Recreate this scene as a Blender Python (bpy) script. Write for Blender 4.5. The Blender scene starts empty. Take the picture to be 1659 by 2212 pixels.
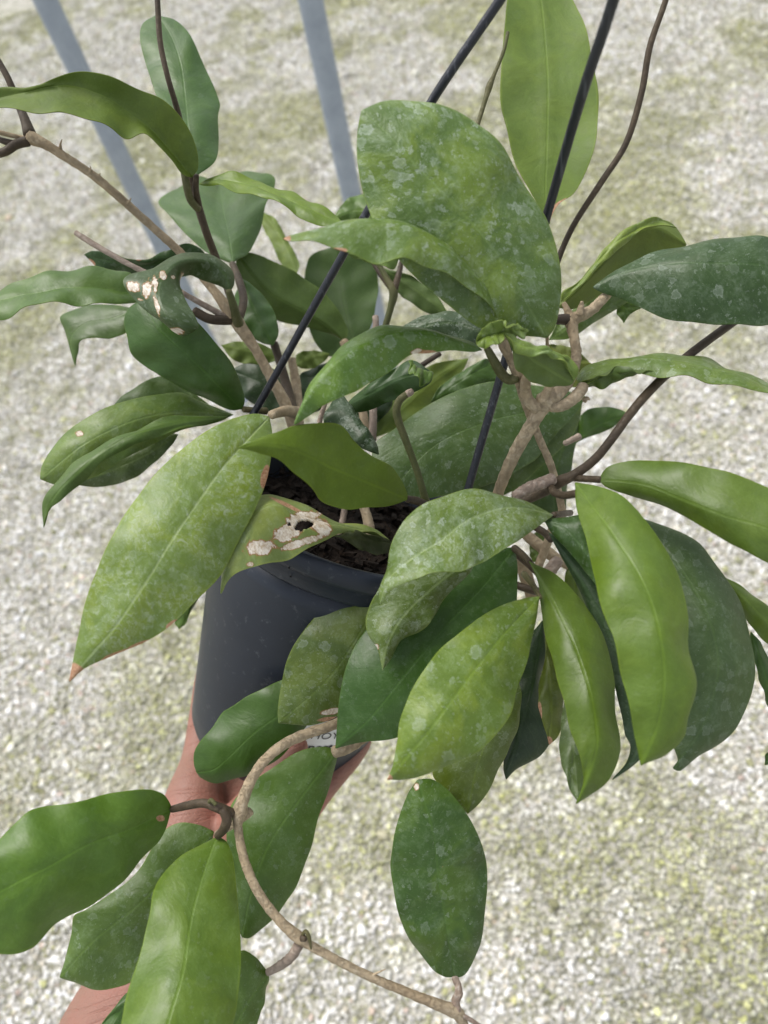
import bpy, bmesh, math, random
import numpy as np
from mathutils import Vector, Matrix, noise

random.seed(7)
rng = np.random.default_rng(7)
sc = bpy.context.scene
COL = sc.collection

# ------------------------------------------------------------------ camera
F = 1597.6            # focal length in pixels of a 1659 x 2212 picture
CX, CY = 829.5, 1106.0
H = 1.45              # camera height above the gravel (m)
up_c = Vector((-295.0, 1054.0, 1597.0)).normalized()    # world up, in camera axes
fw = Vector((0, 0, -1))
Yc = (fw - up_c * fw.dot(up_c)).normalized()
Xc = Yc.cross(up_c).normalized()
M = Matrix((Xc, Yc, up_c))            # camera axes -> world axes
CAM = Vector((0, 0, H))
cd = bpy.data.cameras.new('camera')
cam = bpy.data.objects.new('camera', cd)
COL.objects.link(cam)
cam.matrix_world = Matrix.Translation(CAM) @ M.to_4x4()
cd.sensor_fit = 'AUTO'; cd.sensor_width = 36.0; cd.lens = 26.0
cd.clip_start = 0.01; cd.clip_end = 500
cd.dof.use_dof = True; cd.dof.focus_distance = 0.35; cd.dof.aperture_fstop = 8.5
sc.camera = cam

# ------------------------------------------------------------------ light
SUN_EL, SUN_AZ = math.radians(62), math.radians(-35)     # azimuth from +Y (ahead), negative = left
w = bpy.data.worlds.new('World'); sc.world = w; w.use_nodes = True
nt = w.node_tree; nt.nodes.clear()
sky = nt.nodes.new('ShaderNodeTexSky'); sky.sky_type = 'NISHITA'; sky.sun_disc = False
sky.sun_elevation = SUN_EL; sky.sun_rotation = SUN_AZ
sky.air_density = 1.0; sky.dust_density = 3.0; sky.ozone_density = 1.0
hs = nt.nodes.new('ShaderNodeHueSaturation'); hs.inputs['Saturation'].default_value = 0.30
bg = nt.nodes.new('ShaderNodeBackground'); bg.inputs['Strength'].default_value = 0.15
wo = nt.nodes.new('ShaderNodeOutputWorld')
nt.links.new(sky.outputs[0], hs.inputs['Color']); nt.links.new(hs.outputs[0], bg.inputs[0])
nt.links.new(bg.outputs[0], wo.inputs[0])
sd = bpy.data.lights.new('sun', 'SUN'); sd.energy = 1.4; sd.angle = math.radians(30); sd.color = (1, 0.96, 0.9)
sun = bpy.data.objects.new('sun', sd); COL.objects.link(sun)
sdir = Vector((math.sin(SUN_AZ) * math.cos(SUN_EL), math.cos(SUN_AZ) * math.cos(SUN_EL), math.sin(SUN_EL)))
sun.rotation_euler = sdir.to_track_quat('Z', 'Y').to_euler(); sun.location = (0, 0, 5)
vs = sc.view_settings
vs.view_transform = 'Standard'; vs.look = 'None'; vs.gamma = 1; vs.use_curve_mapping = False
vs.exposure = 0.64
sc.cycles.use_denoising = True
sc.cycles.max_bounces = 8

# ------------------------------------------------------------------ helpers
def p3(x, y, d):
    """pixel of the 1659 x 2212 picture at depth d (m) -> world point"""
    return CAM + M @ Vector(((x - CX) / F * d, -(y - CY) / F * d, -d))

Mn = np.array(M)
def p3n(xy, d):
    c = np.stack([(xy[:, 0] - CX) / F * d, -(xy[:, 1] - CY) / F * d, -d], 1)
    return c @ Mn.T + np.array(CAM)

def lin(c):
    return tuple(((v / 255) / 12.92 if v / 255 <= .04045 else ((v / 255 + .055) / 1.055) ** 2.4) for v in c)

def spline(pts, ts):
    """Catmull-Rom through pts (n,k), chord-length parameter, sampled at ts"""
    P = np.asarray(pts, float)
    seg = np.maximum(np.linalg.norm(np.diff(P[:, :2], axis=0), axis=1), 1e-6)
    u = np.concatenate([[0], np.cumsum(seg)]); u /= u[-1]
    m = np.zeros_like(P)
    m[1:-1] = (P[2:] - P[:-2]) / (u[2:] - u[:-2])[:, None]
    m[0] = (P[1] - P[0]) / (u[1] - u[0]); m[-1] = (P[-1] - P[-2]) / (u[-1] - u[-2])
    k = np.clip(np.searchsorted(u, ts, 'right') - 1, 0, len(u) - 2)
    h = (u[k + 1] - u[k]); s = ((ts - u[k]) / h)[:, None]; h = h[:, None]
    return ((2*s**3 - 3*s**2 + 1) * P[k] + (s**3 - 2*s**2 + s) * h * m[k]
            + (-2*s**3 + 3*s**2) * P[k + 1] + (s**3 - s**2) * h * m[k + 1])

def link(o, parent=None):
    COL.objects.link(o)
    if parent is not None:
        o.parent = parent
        o.matrix_parent_inverse = parent.matrix_world.inverted()
    return o

def empty(name, loc, label, cat):
    o = bpy.data.objects.new(name, None); COL.objects.link(o)
    o.empty_display_size = 0.02
    o.location = loc; o['label'] = label; o['category'] = cat
    bpy.context.view_layer.update()
    return o

def mesh_obj(name, verts, faces, mat, parent=None, smooth=True):
    me = bpy.data.meshes.new(name)
    me.from_pydata([tuple(v) for v in verts], [], faces)
    me.update()
    if smooth:
        me.polygons.foreach_set('use_smooth', [True] * len(me.polygons))
    if mat: me.materials.append(mat)
    return link(bpy.data.objects.new(name, me), parent)

class Nodes:
    def __init__(self, name):
        self.m = bpy.data.materials.new(name); self.m.use_nodes = True
        self.t = self.m.node_tree; self.t.nodes.clear()
        self.out = self.t.nodes.new('ShaderNodeOutputMaterial')
    def n(self, typ, **kw):
        nd = self.t.nodes.new('ShaderNode' + typ)
        for k, v in kw.items(): setattr(nd, k, v)
        return nd
    def l(self, a, b): self.t.links.new(a, b)
    def put(self, sock, v):
        if hasattr(v, 'is_output'): self.l(v, sock)
        elif isinstance(v, (tuple, list)) and len(v) == 3 and sock.type == 'RGBA': sock.default_value = (*v, 1)
        else: sock.default_value = v
    def math(self, op, a, b=0.0, c=0.0, clamp=False):
        nd = self.n('Math', operation=op, use_clamp=clamp)
        for i, v in enumerate((a, b, c)): self.put(nd.inputs[i], v)
        return nd.outputs[0]
    def mix(self, f, a, b, mode='MIX'):
        nd = self.n('Mix', data_type='RGBA', blend_type=mode)
        self.put(nd.inputs[0], f); self.put(nd.inputs[6], a); self.put(nd.inputs[7], b)
        return nd.outputs[2]
    def rng(self, v, a, b, c=0.0, d=1.0, smooth=False):
        nd = self.n('MapRange', clamp=True)
        if smooth: nd.interpolation_type = 'SMOOTHSTEP'
        for i, x in enumerate((v, a, b, c, d)): self.put(nd.inputs[i], x)
        return nd.outputs[0]
    def noise(self, vec, scale, detail=3.0, rough=.5, dist=0.0):
        nd = self.n('TexNoise'); nd.inputs['Scale'].default_value = scale
        nd.inputs['Detail'].default_value = detail; nd.inputs['Roughness'].default_value = rough
        nd.inputs['Distortion'].default_value = dist
        if vec is not None: self.l(vec, nd.inputs['Vector'])
        return nd
    def attr(self, name, typ='GEOMETRY'):
        return self.n('Attribute', attribute_name=name, attribute_type=typ)
    def obj(self): return self.n('TexCoord').outputs['Object']
    def bump(self, h, dist, strength=1.0):
        nd = self.n('Bump'); nd.inputs['Distance'].default_value = dist; nd.inputs['Strength'].default_value = strength
        self.l(h, nd.inputs['Height']); return nd.outputs[0]
    def pbr(self, col, rough=.5, normal=None, spec=.5, **kw):
        nd = self.n('BsdfPrincipled')
        self.put(nd.inputs['Base Color'], col); self.put(nd.inputs['Roughness'], rough)
        self.put(nd.inputs['Specular IOR Level'], spec)
        if normal is not None: self.l(normal, nd.inputs['Normal'])
        for k, v in kw.items(): self.put(nd.inputs[k], v)
        return nd.outputs[0]
    def end(self, sh): self.l(sh, self.out.inputs['Surface']); return self.m

# ------------------------------------------------------------------ materials
def make_leaf_mat():
    N = Nodes('leaf')
    lc = N.attr('lc').outputs['Vector']                  # leaf coordinates in cm: across, along, seed
    col = N.attr('col').outputs['Color']
    prm = N.n('SeparateXYZ'); N.l(N.attr('prm').outputs['Vector'], prm.inputs[0])
    spots, yel, und = prm.outputs
    msk = N.n('SeparateXYZ'); N.l(N.attr('msk').outputs['Vector'], msk.inputs[0])
    scar, brown, edge = msk.outputs
    sep = N.n('SeparateXYZ'); N.l(lc, sep.inputs[0])
    # mottling
    big = N.noise(lc, .52, 4, .58, .6).outputs['Fac']
    mid_ = N.noise(lc, 1.6, 4, .6, .5).outputs['Fac']
    fine = N.noise(lc, 9, 3, .6).outputs['Fac']
    yc = N.mix(1.0, col, (1.65, 1.42, .95), 'MULTIPLY')
    f = N.math('MULTIPLY', N.rng(big, .42, .62, smooth=True), yel)
    c = N.mix(f, col, yc)
    v = N.math('ADD', N.rng(mid_, .25, .75, .88, 1.12), N.rng(fine, .3, .7, -.05, .05))
    vc = N.n('CombineColor'); [N.l(v, vc.inputs[i]) for i in range(3)]
    c = N.mix(1.0, c, vc.outputs[0], 'MULTIPLY')
    # midrib and faint side veins
    ax = N.math('ABSOLUTE', sep.outputs[0])
    wob = N.math('ADD', ax, N.math('MULTIPLY', N.math('SUBTRACT', mid_, .5), .05))
    rib = N.rng(wob, .015, .085, 1, 0, True)
    ph = N.math('ADD', N.math('MULTIPLY', N.math('SUBTRACT', sep.outputs[1], N.math('MULTIPLY', ax, .75)), 4.2),
                N.math('MULTIPLY', big, 3.0))
    vein = N.rng(N.math('ABSOLUTE', N.math('SINE', ph)), 0, .10, 1, 0, True)
    c = N.mix(N.math('MULTIPLY', N.math('MULTIPLY', rib, N.rng(big, .35, .6, .25, .55)), 1.0), c, N.mix(1.0, col, (1.5, 1.45, 1.35), 'MULTIPLY'))
    c = N.mix(N.math('MULTIPLY', vein, .07), c, (.22, .32, .12))
    # dried water marks: voronoi cells of random size with a brighter rim
    dist = N.n('VectorMath', operation='ADD')
    nz = N.noise(lc, 4.2, 4, .62); sc_ = N.n('VectorMath', operation='SCALE'); sc_.inputs['Scale'].default_value = .62
    N.l(nz.outputs['Color'], sc_.inputs[0]); N.l(lc, dist.inputs[0]); N.l(sc_.outputs[0], dist.inputs[1])
    masks = []
    for scale, keep, rmin, rmax in ((1.7, .52, .14, .50), (3.8, .46, .12, .46), (9.0, .55, .08, .34)):
        vo = N.n('TexVoronoi'); vo.inputs['Scale'].default_value = scale; vo.inputs['Randomness'].default_value = 1
        N.l(dist.outputs[0], vo.inputs['Vector'])
        rc = N.n('SeparateColor'); N.l(vo.outputs['Color'], rc.inputs[0])
        r = N.rng(rc.outputs[2], 0, 1, rmin, rmax)
        thr = N.math('SUBTRACT', keep + .30, N.math('MULTIPLY', spots, .36))
        on = N.math('GREATER_THAN', rc.outputs[0], thr)
        q = N.math('DIVIDE', vo.outputs['Distance'], r)
        ramp = N.n('ValToRGB'); e = ramp.color_ramp.elements
        e[0].position = 0; e[0].color = (.36,)*3 + (1,)
        e[1].position = 1.0; e[1].color = (0, 0, 0, 1)
        for pos, val in ((.62, .50), (.84, .95), (.94, .40)):
            k = e.new(pos); k.color = (val,)*3 + (1,)
        N.l(q, ramp.inputs[0])
        op = N.rng(rc.outputs[1], 0, 1, .35, 1.0)
        masks.append(N.math('MULTIPLY', N.math('MULTIPLY', ramp.outputs[0], on), op))
    film = N.math('MULTIPLY', N.rng(mid_, .46, .72, 0, .45), N.rng(fine, .35, .62))
    sm = N.math('MAXIMUM', N.math('MAXIMUM', masks[0], masks[1]), N.math('MAXIMUM', masks[2], film))
    grit = N.noise(lc, 34, 2, .7).outputs['Fac']
    sm = N.math('MULTIPLY', sm, N.rng(grit, .3, .6, .55, 1))
    sm = N.math('MULTIPLY', sm, N.math('MULTIPLY_ADD', spots, .66, .02), clamp=True)
    sm = N.math('MULTIPLY', sm, .95)
    haze = N.math('MAXIMUM', N.math('MULTIPLY', und, -1.0), 0.0)          # chalky dust over the whole face
    rg = N.noise(lc, 4.2, 6, .68, .8).outputs['Fac']
    chalk = N.math('MULTIPLY', N.rng(rg, .46, .66, 0, .75), N.rng(N.math('ADD', N.math('MULTIPLY', mid_, .5), N.math('MULTIPLY', big, .5)), .42, .56, .12, 1))
    sm = N.math('MAXIMUM', sm, N.math('MULTIPLY', chalk, haze))
    und = N.math('MAXIMUM', und, 0.0)
    c = N.mix(N.math('MULTIPLY', rib, N.math('MULTIPLY', haze, .5)), c, (.40, .48, .25))
    c = N.mix(sm, c, (.50, .57, .50))
    # speckle of bright dust
    dots = N.n('TexVoronoi'); dots.inputs['Scale'].default_value = 4.5; N.l(lc, dots.inputs['Vector'])
    dd = N.math('MULTIPLY', N.rng(dots.outputs['Distance'], .035, .06, 1, 0), N.math('MINIMUM', N.math('MULTIPLY', spots, 2.0), 1.0))
    c = N.mix(N.math('MULTIPLY', dd, .7), c, (.62, .66, .55))
    # thin pale margin
    en = N.math('ADD', edge, N.math('MULTIPLY', N.math('SUBTRACT', mid_, .5), .04))
    c = N.mix(N.rng(en, .955, .995, 0, .45), c, N.mix(1.0, col, (1.9, 1.6, 1.2), 'MULTIPLY'))
    # brown dried margin and dead patches
    br = N.rng(N.math('ADD', brown, N.math('MULTIPLY', N.math('SUBTRACT', mid_, .5), .6)), .42, .55)
    c = N.mix(br, c, N.mix(N.rng(fine, .3, .7), (.30, .13, .06), (.52, .33, .2)))
    jag = N.noise(lc, 3.6, 3, .6).outputs['Fac']
    s = N.math('ADD', scar, N.math('MULTIPLY', N.math('SUBTRACT', jag, .5), 1.1))
    c = N.mix(N.rng(s, .30, .44), c, (.26, .17, .05))
    c = N.mix(N.rng(s, .42, .47), c, (.34, .17, .08))
    c = N.mix(N.rng(s, .48, .54), c, N.mix(N.rng(N.math('ADD', N.math('MULTIPLY', fine, .5), N.math('MULTIPLY', jag, .5)), .40, .60), (.46, .36, .24), (.76, .71, .63)))
    # shading
    pk = N.math('ADD', N.math('MULTIPLY', mid_, N.math('MULTIPLY_ADD', spots, .55, .05)), N.math('MULTIPLY', big, .8))
    hgt = N.math('ADD', pk, N.math('MULTIPLY', rib, -.10))
    hgt = N.math('ADD', hgt, N.math('MULTIPLY', vein, -.015))
    hgt = N.math('ADD', hgt, N.math('MULTIPLY', fine, .04))
    hgt = N.math('ADD', hgt, N.math('MULTIPLY', N.rng(s, .48, .54), -.3))
    bmp = N.bump(hgt, .0018, .6)
    ro = N.math('ADD', N.rng(mid_, .3, .7, .36, .49), N.math('MULTIPLY', sm, .35))
    ro = N.math('ADD', ro, N.math('MULTIPLY', und, .18))
    sh = N.pbr(c, ro, bmp, .48)
    tr = N.n('BsdfTranslucent'); N.l(N.mix(1.0, c, (1.25, 1.25, .65), 'MULTIPLY'), tr.inputs[0]); N.l(bmp, tr.inputs['Normal'])
    mx = N.n('MixShader'); mx.inputs[0].default_value = .16
    N.l(sh, mx.inputs[1]); N.l(tr.outputs[0], mx.inputs[2])
    return N.end(mx.outputs[0])

def bark(name, c1, c2, c3, rough=.8, bumpd=.0008):
    N = Nodes(name); o = N.obj()
    a = N.noise(o, 90, 4, .6).outputs['Fac']; b = N.noise(o, 420, 3, .6).outputs['Fac']
    big = N.noise(o, 22, 2, .5).outputs['Fac']
    c = N.mix(N.rng(big, .35, .65), c1, c2)
    c = N.mix(N.math('MULTIPLY', N.rng(b, .50, .72, 0, .75), N.rng(big, .4, .6, .3, 1)), c, c3)
    c = N.mix(N.rng(a, .5, .7, 0, .45), c, tuple(v * .5 for v in c1))
    ck = N.noise(o, 170, 6, .75, 1.2).outputs['Fac']
    crack = N.rng(N.math('ABSOLUTE', N.math('SUBTRACT', ck, .5)), 0, .035, 1, 0)
    c = N.mix(N.math('MULTIPLY', crack, .20 if rough > .6 else .10), c, tuple(v * .38 for v in c1))
    h = N.math('ADD', N.math('MULTIPLY', a, .8), N.math('MULTIPLY', b, .6))
    h = N.math('SUBTRACT', h, N.math('MULTIPLY', crack, .22))
    return N.end(N.pbr(c, rough, N.bump(h, bumpd, .9), .3))

MAT = {}
MAT['leaf'] = make_leaf_mat()
MAT['tan'] = bark('tan_bark', (.33, .25, .155), (.43, .345, .23), (.55, .47, .34))
MAT['grey'] = bark('dead_twig', (.36, .29, .235), (.29, .22, .17), (.56, .49, .42))
MAT['brown'] = bark('brown_stem', (.050, .036, .024), (.080, .058, .034), (.13, .10, .065), .5, .0003)
MAT['green'] = bark('green_stem', (.075, .085, .028), (.11, .095, .04), (.20, .18, .10), .5, .0003)

def make_pot_mat():
    N = Nodes('pot_plastic'); o = N.obj()
    a = N.noise(o, 14, 4, .6).outputs['Fac']; s = N.noise(o, 160, 4, .7).outputs['Fac']
    big = N.noise(o, 5, 3, .6).outputs['Fac']
    c = N.mix(N.rng(a, .35, .7), (.010, .0145, .024), (.017, .023, .035))
    c = N.mix(N.rng(s, .60, .72, 0, .22), c, (.20, .21, .22))
    c = N.mix(N.math('MULTIPLY', N.rng(big, .5, .7), .06), c, (.18, .19, .20))
    return N.end(N.pbr(c, N.rng(a, .3, .7, .34, .46), N.bump(N.math('ADD', a, N.math('MULTIPLY', s, .1)), .0006, .35), .34))
MAT['pot'] = make_pot_mat()

def make_wire_mat():
    N = Nodes('wire_plastic'); o = N.obj()
    mp = N.n('Mapping'); mp.inputs['Scale'].default_value = (1, 1, .08); N.l(o, mp.inputs[0])
    a = N.noise(mp.outputs[0], 500, 2, .6).outputs['Fac']
    c = N.mix(N.rng(a, .58, .7, 0, .4), (.012, .014, .02), (.12, .13, .15))
    return N.end(N.pbr(c, .42, N.bump(a, .0004, .6), .5))
MAT['wire'] = make_wire_mat()

def make_soil_mat():
    N = Nodes('soil'); o = N.obj()
    a = N.noise(o, 120, 5, .7).outputs['Fac']; b = N.noise(o, 40, 3, .6).outputs['Fac']
    c = N.mix(N.rng(b, .35, .65), (.004, .003, .002), (.011, .007, .0045))
    c = N.mix(N.rng(a, .58, .68, 0, .7), c, (.045, .028, .017))
    return N.end(N.pbr(c, .95, N.bump(a, .004, 1), .2))
MAT['soil'] = make_soil_mat()

def make_skin_mat():
    N = Nodes('skin'); o = N.obj()
    a = N.noise(o, 26, 3, .6).outputs['Fac']; p = N.noise(o, 900, 2, .6).outputs['Fac']
    vo = N.n('TexVoronoi'); vo.feature = 'DISTANCE_TO_EDGE'; vo.inputs['Scale'].default_value = 420; N.l(o, vo.inputs['Vector'])
    mp = N.n('Mapping'); mp.inputs['Rotation'].default_value = (0.3, .2, .9); mp.inputs['Scale'].default_value = (18, 130, 18); N.l(o, mp.inputs[0])
    cr = N.noise(mp.outputs[0], 1.0, 3, .5, .6).outputs['Fac']
    line = N.rng(N.math('ABSOLUTE', N.math('SUBTRACT', cr, .5)), .0, .02, 1, 0)
    c = N.mix(N.rng(a, .35, .68), (.27, .145, .108), (.32, .140, .105))
    c = N.mix(N.math('MULTIPLY', line, .30), c, (.30, .12, .08))
    h = N.math('ADD', N.math('MULTIPLY', line, -1.0), N.math('MULTIPLY', N.rng(vo.outputs['Distance'], 0, .2), .35))
    return N.end(N.pbr(c, .52, N.bump(h, .0005, .6), .4, **{'Subsurface Weight': .12, 'Subsurface Scale': .006,
                 'Subsurface Radius': (1.0, .35, .2)}))
MAT['skin'] = make_skin_mat()

def make_metal_mat():
    N = Nodes('galvanised_post'); o = N.obj()
    a = N.noise(o, 30, 4, .6).outputs['Fac']; b = N.noise(o, 6, 2, .5).outputs['Fac']
    c = N.mix(N.rng(a, .3, .7), (.27, .315, .385), (.35, .40, .47))
    c = N.mix(N.rng(b, .5, .75, 0, .3), c, (.34, .37, .41))
    return N.end(N.pbr(c, .48, N.bump(a, .0005, .3), .5, Metallic=.15))
MAT['metal'] = make_metal_mat()

def make_label_mat():
    N = Nodes('label_paper'); o = N.obj()
    a = N.noise(o, 60, 3, .5).outputs['Fac']
    return N.end(N.pbr(N.mix(a, (.72, .73, .76), (.80, .81, .83)), .4))
MAT['label'] = make_label_mat()
def plain(name, c, r):
    N = Nodes(name); a = N.noise(N.obj(), 200, 2, .5).outputs['Fac']
    return N.end(N.pbr(N.mix(a, c, tuple(v * 1.3 for v in c)), r))
MAT['ink'] = plain('ink', (.012, .012, .014), .5)

def make_ground_mat():
    N = Nodes('gravel_bed'); o = N.obj()
    a = N.noise(o, 1.7, 4, .6).outputs['Fac']; b = N.noise(o, 70, 4, .7).outputs['Fac']
    vo = N.n('TexVoronoi'); vo.inputs['Scale'].default_value = 110; N.l(o, vo.inputs['Vector'])
    bw = N.n('SeparateColor'); N.l(vo.outputs['Color'], bw.inputs[0])
    c = N.mix(N.rng(bw.outputs[0], 0, 1), (.26, .255, .18), (.62, .60, .55))
    c = N.mix(N.rng(a, .48, .62, 0, .4), c, (.30, .30, .16))
    return N.end(N.pbr(c, .9, N.bump(N.math('ADD', vo.outputs['Distance'], b), .006, 1), .2))
MAT['ground'] = make_ground_mat()

def make_pebble_mat():
    N = Nodes('pebble'); o = N.obj()
    t = N.attr('tint', 'INSTANCER').outputs['Color']
    a = N.noise(N.n('NewGeometry').outputs['Position'], 330, 3, .6).outputs['Fac']
    v = N.rng(a, .3, .7, .78, 1.12); vc = N.n('CombineColor'); [N.l(v, vc.inputs[i]) for i in range(3)]
    return N.end(N.pbr(N.mix(1.0, t, vc.outputs[0], 'MULTIPLY'), .8, N.bump(a, .0015, .6), .25))
MAT['pebble'] = make_pebble_mat()

# ------------------------------------------------------------------ ground
g = mesh_obj('ground', [(-60, -60, 0), (60, -60, 0), (60, 60, 0), (-60, 60, 0)], [(0, 1, 2, 3)], MAT['ground'], smooth=False)
g['kind'] = 'structure'

def vnoise(x, y, s, seed=0):
    r = np.random.default_rng(seed).random((64, 64))
    xi, yi = x * s, y * s
    x0 = np.floor(xi).astype(int); y0 = np.floor(yi).astype(int)
    fx = xi - x0; fy = yi - y0; fx = fx*fx*(3-2*fx); fy = fy*fy*(3-2*fy)
    G = lambda i, j: r[i % 64, j % 64]
    return (G(x0, y0)*(1-fx)*(1-fy) + G(x0+1, y0)*fx*(1-fy) + G(x0, y0+1)*(1-fx)*fy + G(x0+1, y0+1)*fx*fy)

def make_gravel():
    step = .0064
    xs, ys = np.meshgrid(np.arange(-3.1, 3.1, step), np.arange(-.8, 4.6, step))
    x = xs.ravel(); y = ys.ravel()
    keep = (np.abs(x) < 1.6 + .46 * y)
    x = x[keep]; y = y[keep]; n = len(x)
    x = x + rng.normal(0, .0035, n); y = y + rng.normal(0, .0035, n)
    size = .0031 * np.exp(rng.normal(0, .30, n))
    size = np.where(rng.random(n) < .012, size * 1.8, size)
    z = size * .35 + rng.random(n) * .003
    alg = .55 * vnoise(x, y, 2.1, 1) + .30 * vnoise(x, y, 6.5, 2) + .25 * vnoise(x, y, 19, 3)
    alg = np.clip((alg - .49) / .22, 0, 1)
    pal = np.array([(.84, .83, .82), (.74, .73, .73), (.58, .57, .55), (.68, .63, .54), (.42, .41, .36), (.64, .52, .47)])
    idx = rng.choice(6, n, p=[.50, .18, .10, .08, .12, .02])
    tint = pal[idx] * np.exp(rng.normal(0, .10, n))[:, None]
    mossy = np.array([(.36, .37, .165)]) * np.exp(rng.normal(0, .25, n))[:, None]
    f = (alg * (.25 + rng.random(n) * .75))[:, None]
    f = np.maximum(f, (rng.random(n) < .12 + .20 * alg)[:, None] * .8)
    pat = .62 + .58 * (.6 * vnoise(x, y, 28, 5) + .4 * vnoise(x, y, 55, 6))
    tint = np.clip((tint * (1 - f) + mossy * f) * pat[:, None] * np.array([1.05, 1.04, .985]), .02, .87)
    me = bpy.data.meshes.new('gravel')
    me.vertices.add(n)
    me.vertices.foreach_set('co', np.stack([x, y, z], 1).astype(np.float32).ravel())
    a = me.attributes.new('tint', 'FLOAT_COLOR', 'POINT')
    a.data.foreach_set('color', np.concatenate([tint, np.ones((n, 1))], 1).astype(np.float32).ravel())
    a = me.attributes.new('siz', 'FLOAT_VECTOR', 'POINT')
    sv = size[:, None] * np.stack([rng.uniform(.8, 1.3, n), rng.uniform(.7, 1.1, n), rng.uniform(.5, .85, n)], 1)
    a.data.foreach_set('vector', sv.astype(np.float32).ravel())
    a = me.attributes.new('rot', 'FLOAT_VECTOR', 'POINT')
    a.data.foreach_set('vector', (rng.random((n, 3)) * np.array([.9, .9, 6.28])).astype(np.float32).ravel())
    o = link(bpy.data.objects.new('gravel', me))
    o['kind'] = 'stuff'; o['label'] = 'loose white and grey gravel with green algae covering the ground'; o['category'] = 'gravel'
    gt = bpy.data.node_groups.new('gravel_scatter', 'GeometryNodeTree')
    gt.interface.new_socket('Geometry', in_out='INPUT', socket_type='NodeSocketGeometry')
    gt.interface.new_socket('Geometry', in_out='OUTPUT', socket_type='NodeSocketGeometry')
    N = gt.nodes.new; L = gt.links.new
    gi = N('NodeGroupInput'); go = N('NodeGroupOutput')
    ico = N('GeometryNodeMeshIcoSphere'); ico.inputs['Radius'].default_value = 1; ico.inputs['Subdivisions'].default_value = 2
    sp = N('GeometryNodeSetPosition')
    nz = N('ShaderNodeTexNoise'); nz.inputs['Scale'].default_value = .9
    sub = N('ShaderNodeVectorMath'); sub.operation = 'SUBTRACT'; sub.inputs[1].default_value = (.5, .5, .5)
    scl = N('ShaderNodeVectorMath'); scl.operation = 'SCALE'; scl.inputs['Scale'].default_value = 1.1
    L(nz.outputs['Color'], sub.inputs[0]); L(sub.outputs[0], scl.inputs[0]); L(scl.outputs[0], sp.inputs['Offset'])
    L(ico.outputs['Mesh'], sp.inputs['Geometry'])
    sm = N('GeometryNodeSetMaterial'); sm.inputs['Material'].default_value = MAT['pebble']
    ss = N('GeometryNodeSetShadeSmooth'); ss.inputs['Shade Smooth'].default_value = True
    L(sp.outputs[0], ss.inputs[0]); L(ss.outputs[0], sm.inputs['Geometry'])
    iop = N('GeometryNodeInstanceOnPoints')
    def at(nm):
        k = N('GeometryNodeInputNamedAttribute'); k.data_type = 'FLOAT_VECTOR'; k.inputs[0].default_value = nm
        return k.outputs[0]
    e2r = N('FunctionNodeEulerToRotation'); L(at('rot'), e2r.inputs[0])
    L(gi.outputs[0], iop.inputs['Points']); L(sm.outputs[0], iop.inputs['Instance'])
    L(e2r.outputs[0], iop.inputs['Rotation']); L(at('siz'), iop.inputs['Scale'])
    L(iop.outputs[0], go.inputs[0])
    o.modifiers.new('scatter', 'NODES').node_group = gt
    return n
n_peb = make_gravel()

# ------------------------------------------------------------------ tubes
def tube_geo(P, R, ring=10, jitter=0.0, seed=0):
    """P (n,3) centres, R (n,) radii -> verts, faces with rounded closed ends"""
    P = np.asarray(P, float); n = len(P)
    T = np.gradient(P, axis=0); T /= np.linalg.norm(T, axis=1)[:, None] + 1e-12
    ref = np.array([.31, .52, .79]); V = []
    a = np.cross(T[0], ref); a /= np.linalg.norm(a)
    ang = np.linspace(0, 2*np.pi, ring, endpoint=False)
    r = np.random.default_rng(abs(seed))
    for i in range(n):
        a = a - T[i] * a.dot(T[i]); a /= np.linalg.norm(a); b = np.cross(T[i], a)
        k = 1 + jitter * (r.random(ring) - .5)
        V.append(P[i] + (np.cos(ang)[:, None] * a + np.sin(ang)[:, None] * b) * (R[i] * k)[:, None])
    V = np.concatenate(V)
    Fc = [(i*ring + j, i*ring + (j+1) % ring, (i+1)*ring + (j+1) % ring, (i+1)*ring + j) for i in range(n-1) for j in range(ring)]
    Fc.append(tuple(range(ring))[::-1]); Fc.append(tuple((n-1)*ring + j for j in range(ring)))
    return V, Fc

def tube_path(pts, sub=7):
    """pts: (x, y, depth_cm, width_px) -> world points, radii with rounded ends"""
    A = np.array(pts, float)
    n = max(8, (len(A) - 1) * sub)
    S = spline(A, np.linspace(0, 1, n))
    d = S[:, 2] / 100
    P = p3n(S[:, :2], d); R = S[:, 3] / 2 * d / F
    # rounded caps
    t0 = (P[0] - P[1]); t0 /= np.linalg.norm(t0); t1 = (P[-1] - P[-2]); t1 /= np.linalg.norm(t1)
    P = np.concatenate([[P[0] + t0 * R[0] * .45], [P[0] + t0 * R[0] * .3], P, [P[-1] + t1 * R[-1] * .3], [P[-1] + t1 * R[-1] * .45]])
    R = np.concatenate([[R[0] * .25, R[0] * .75], R, [R[-1] * .75, R[-1] * .25]])
    return P, R

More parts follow.
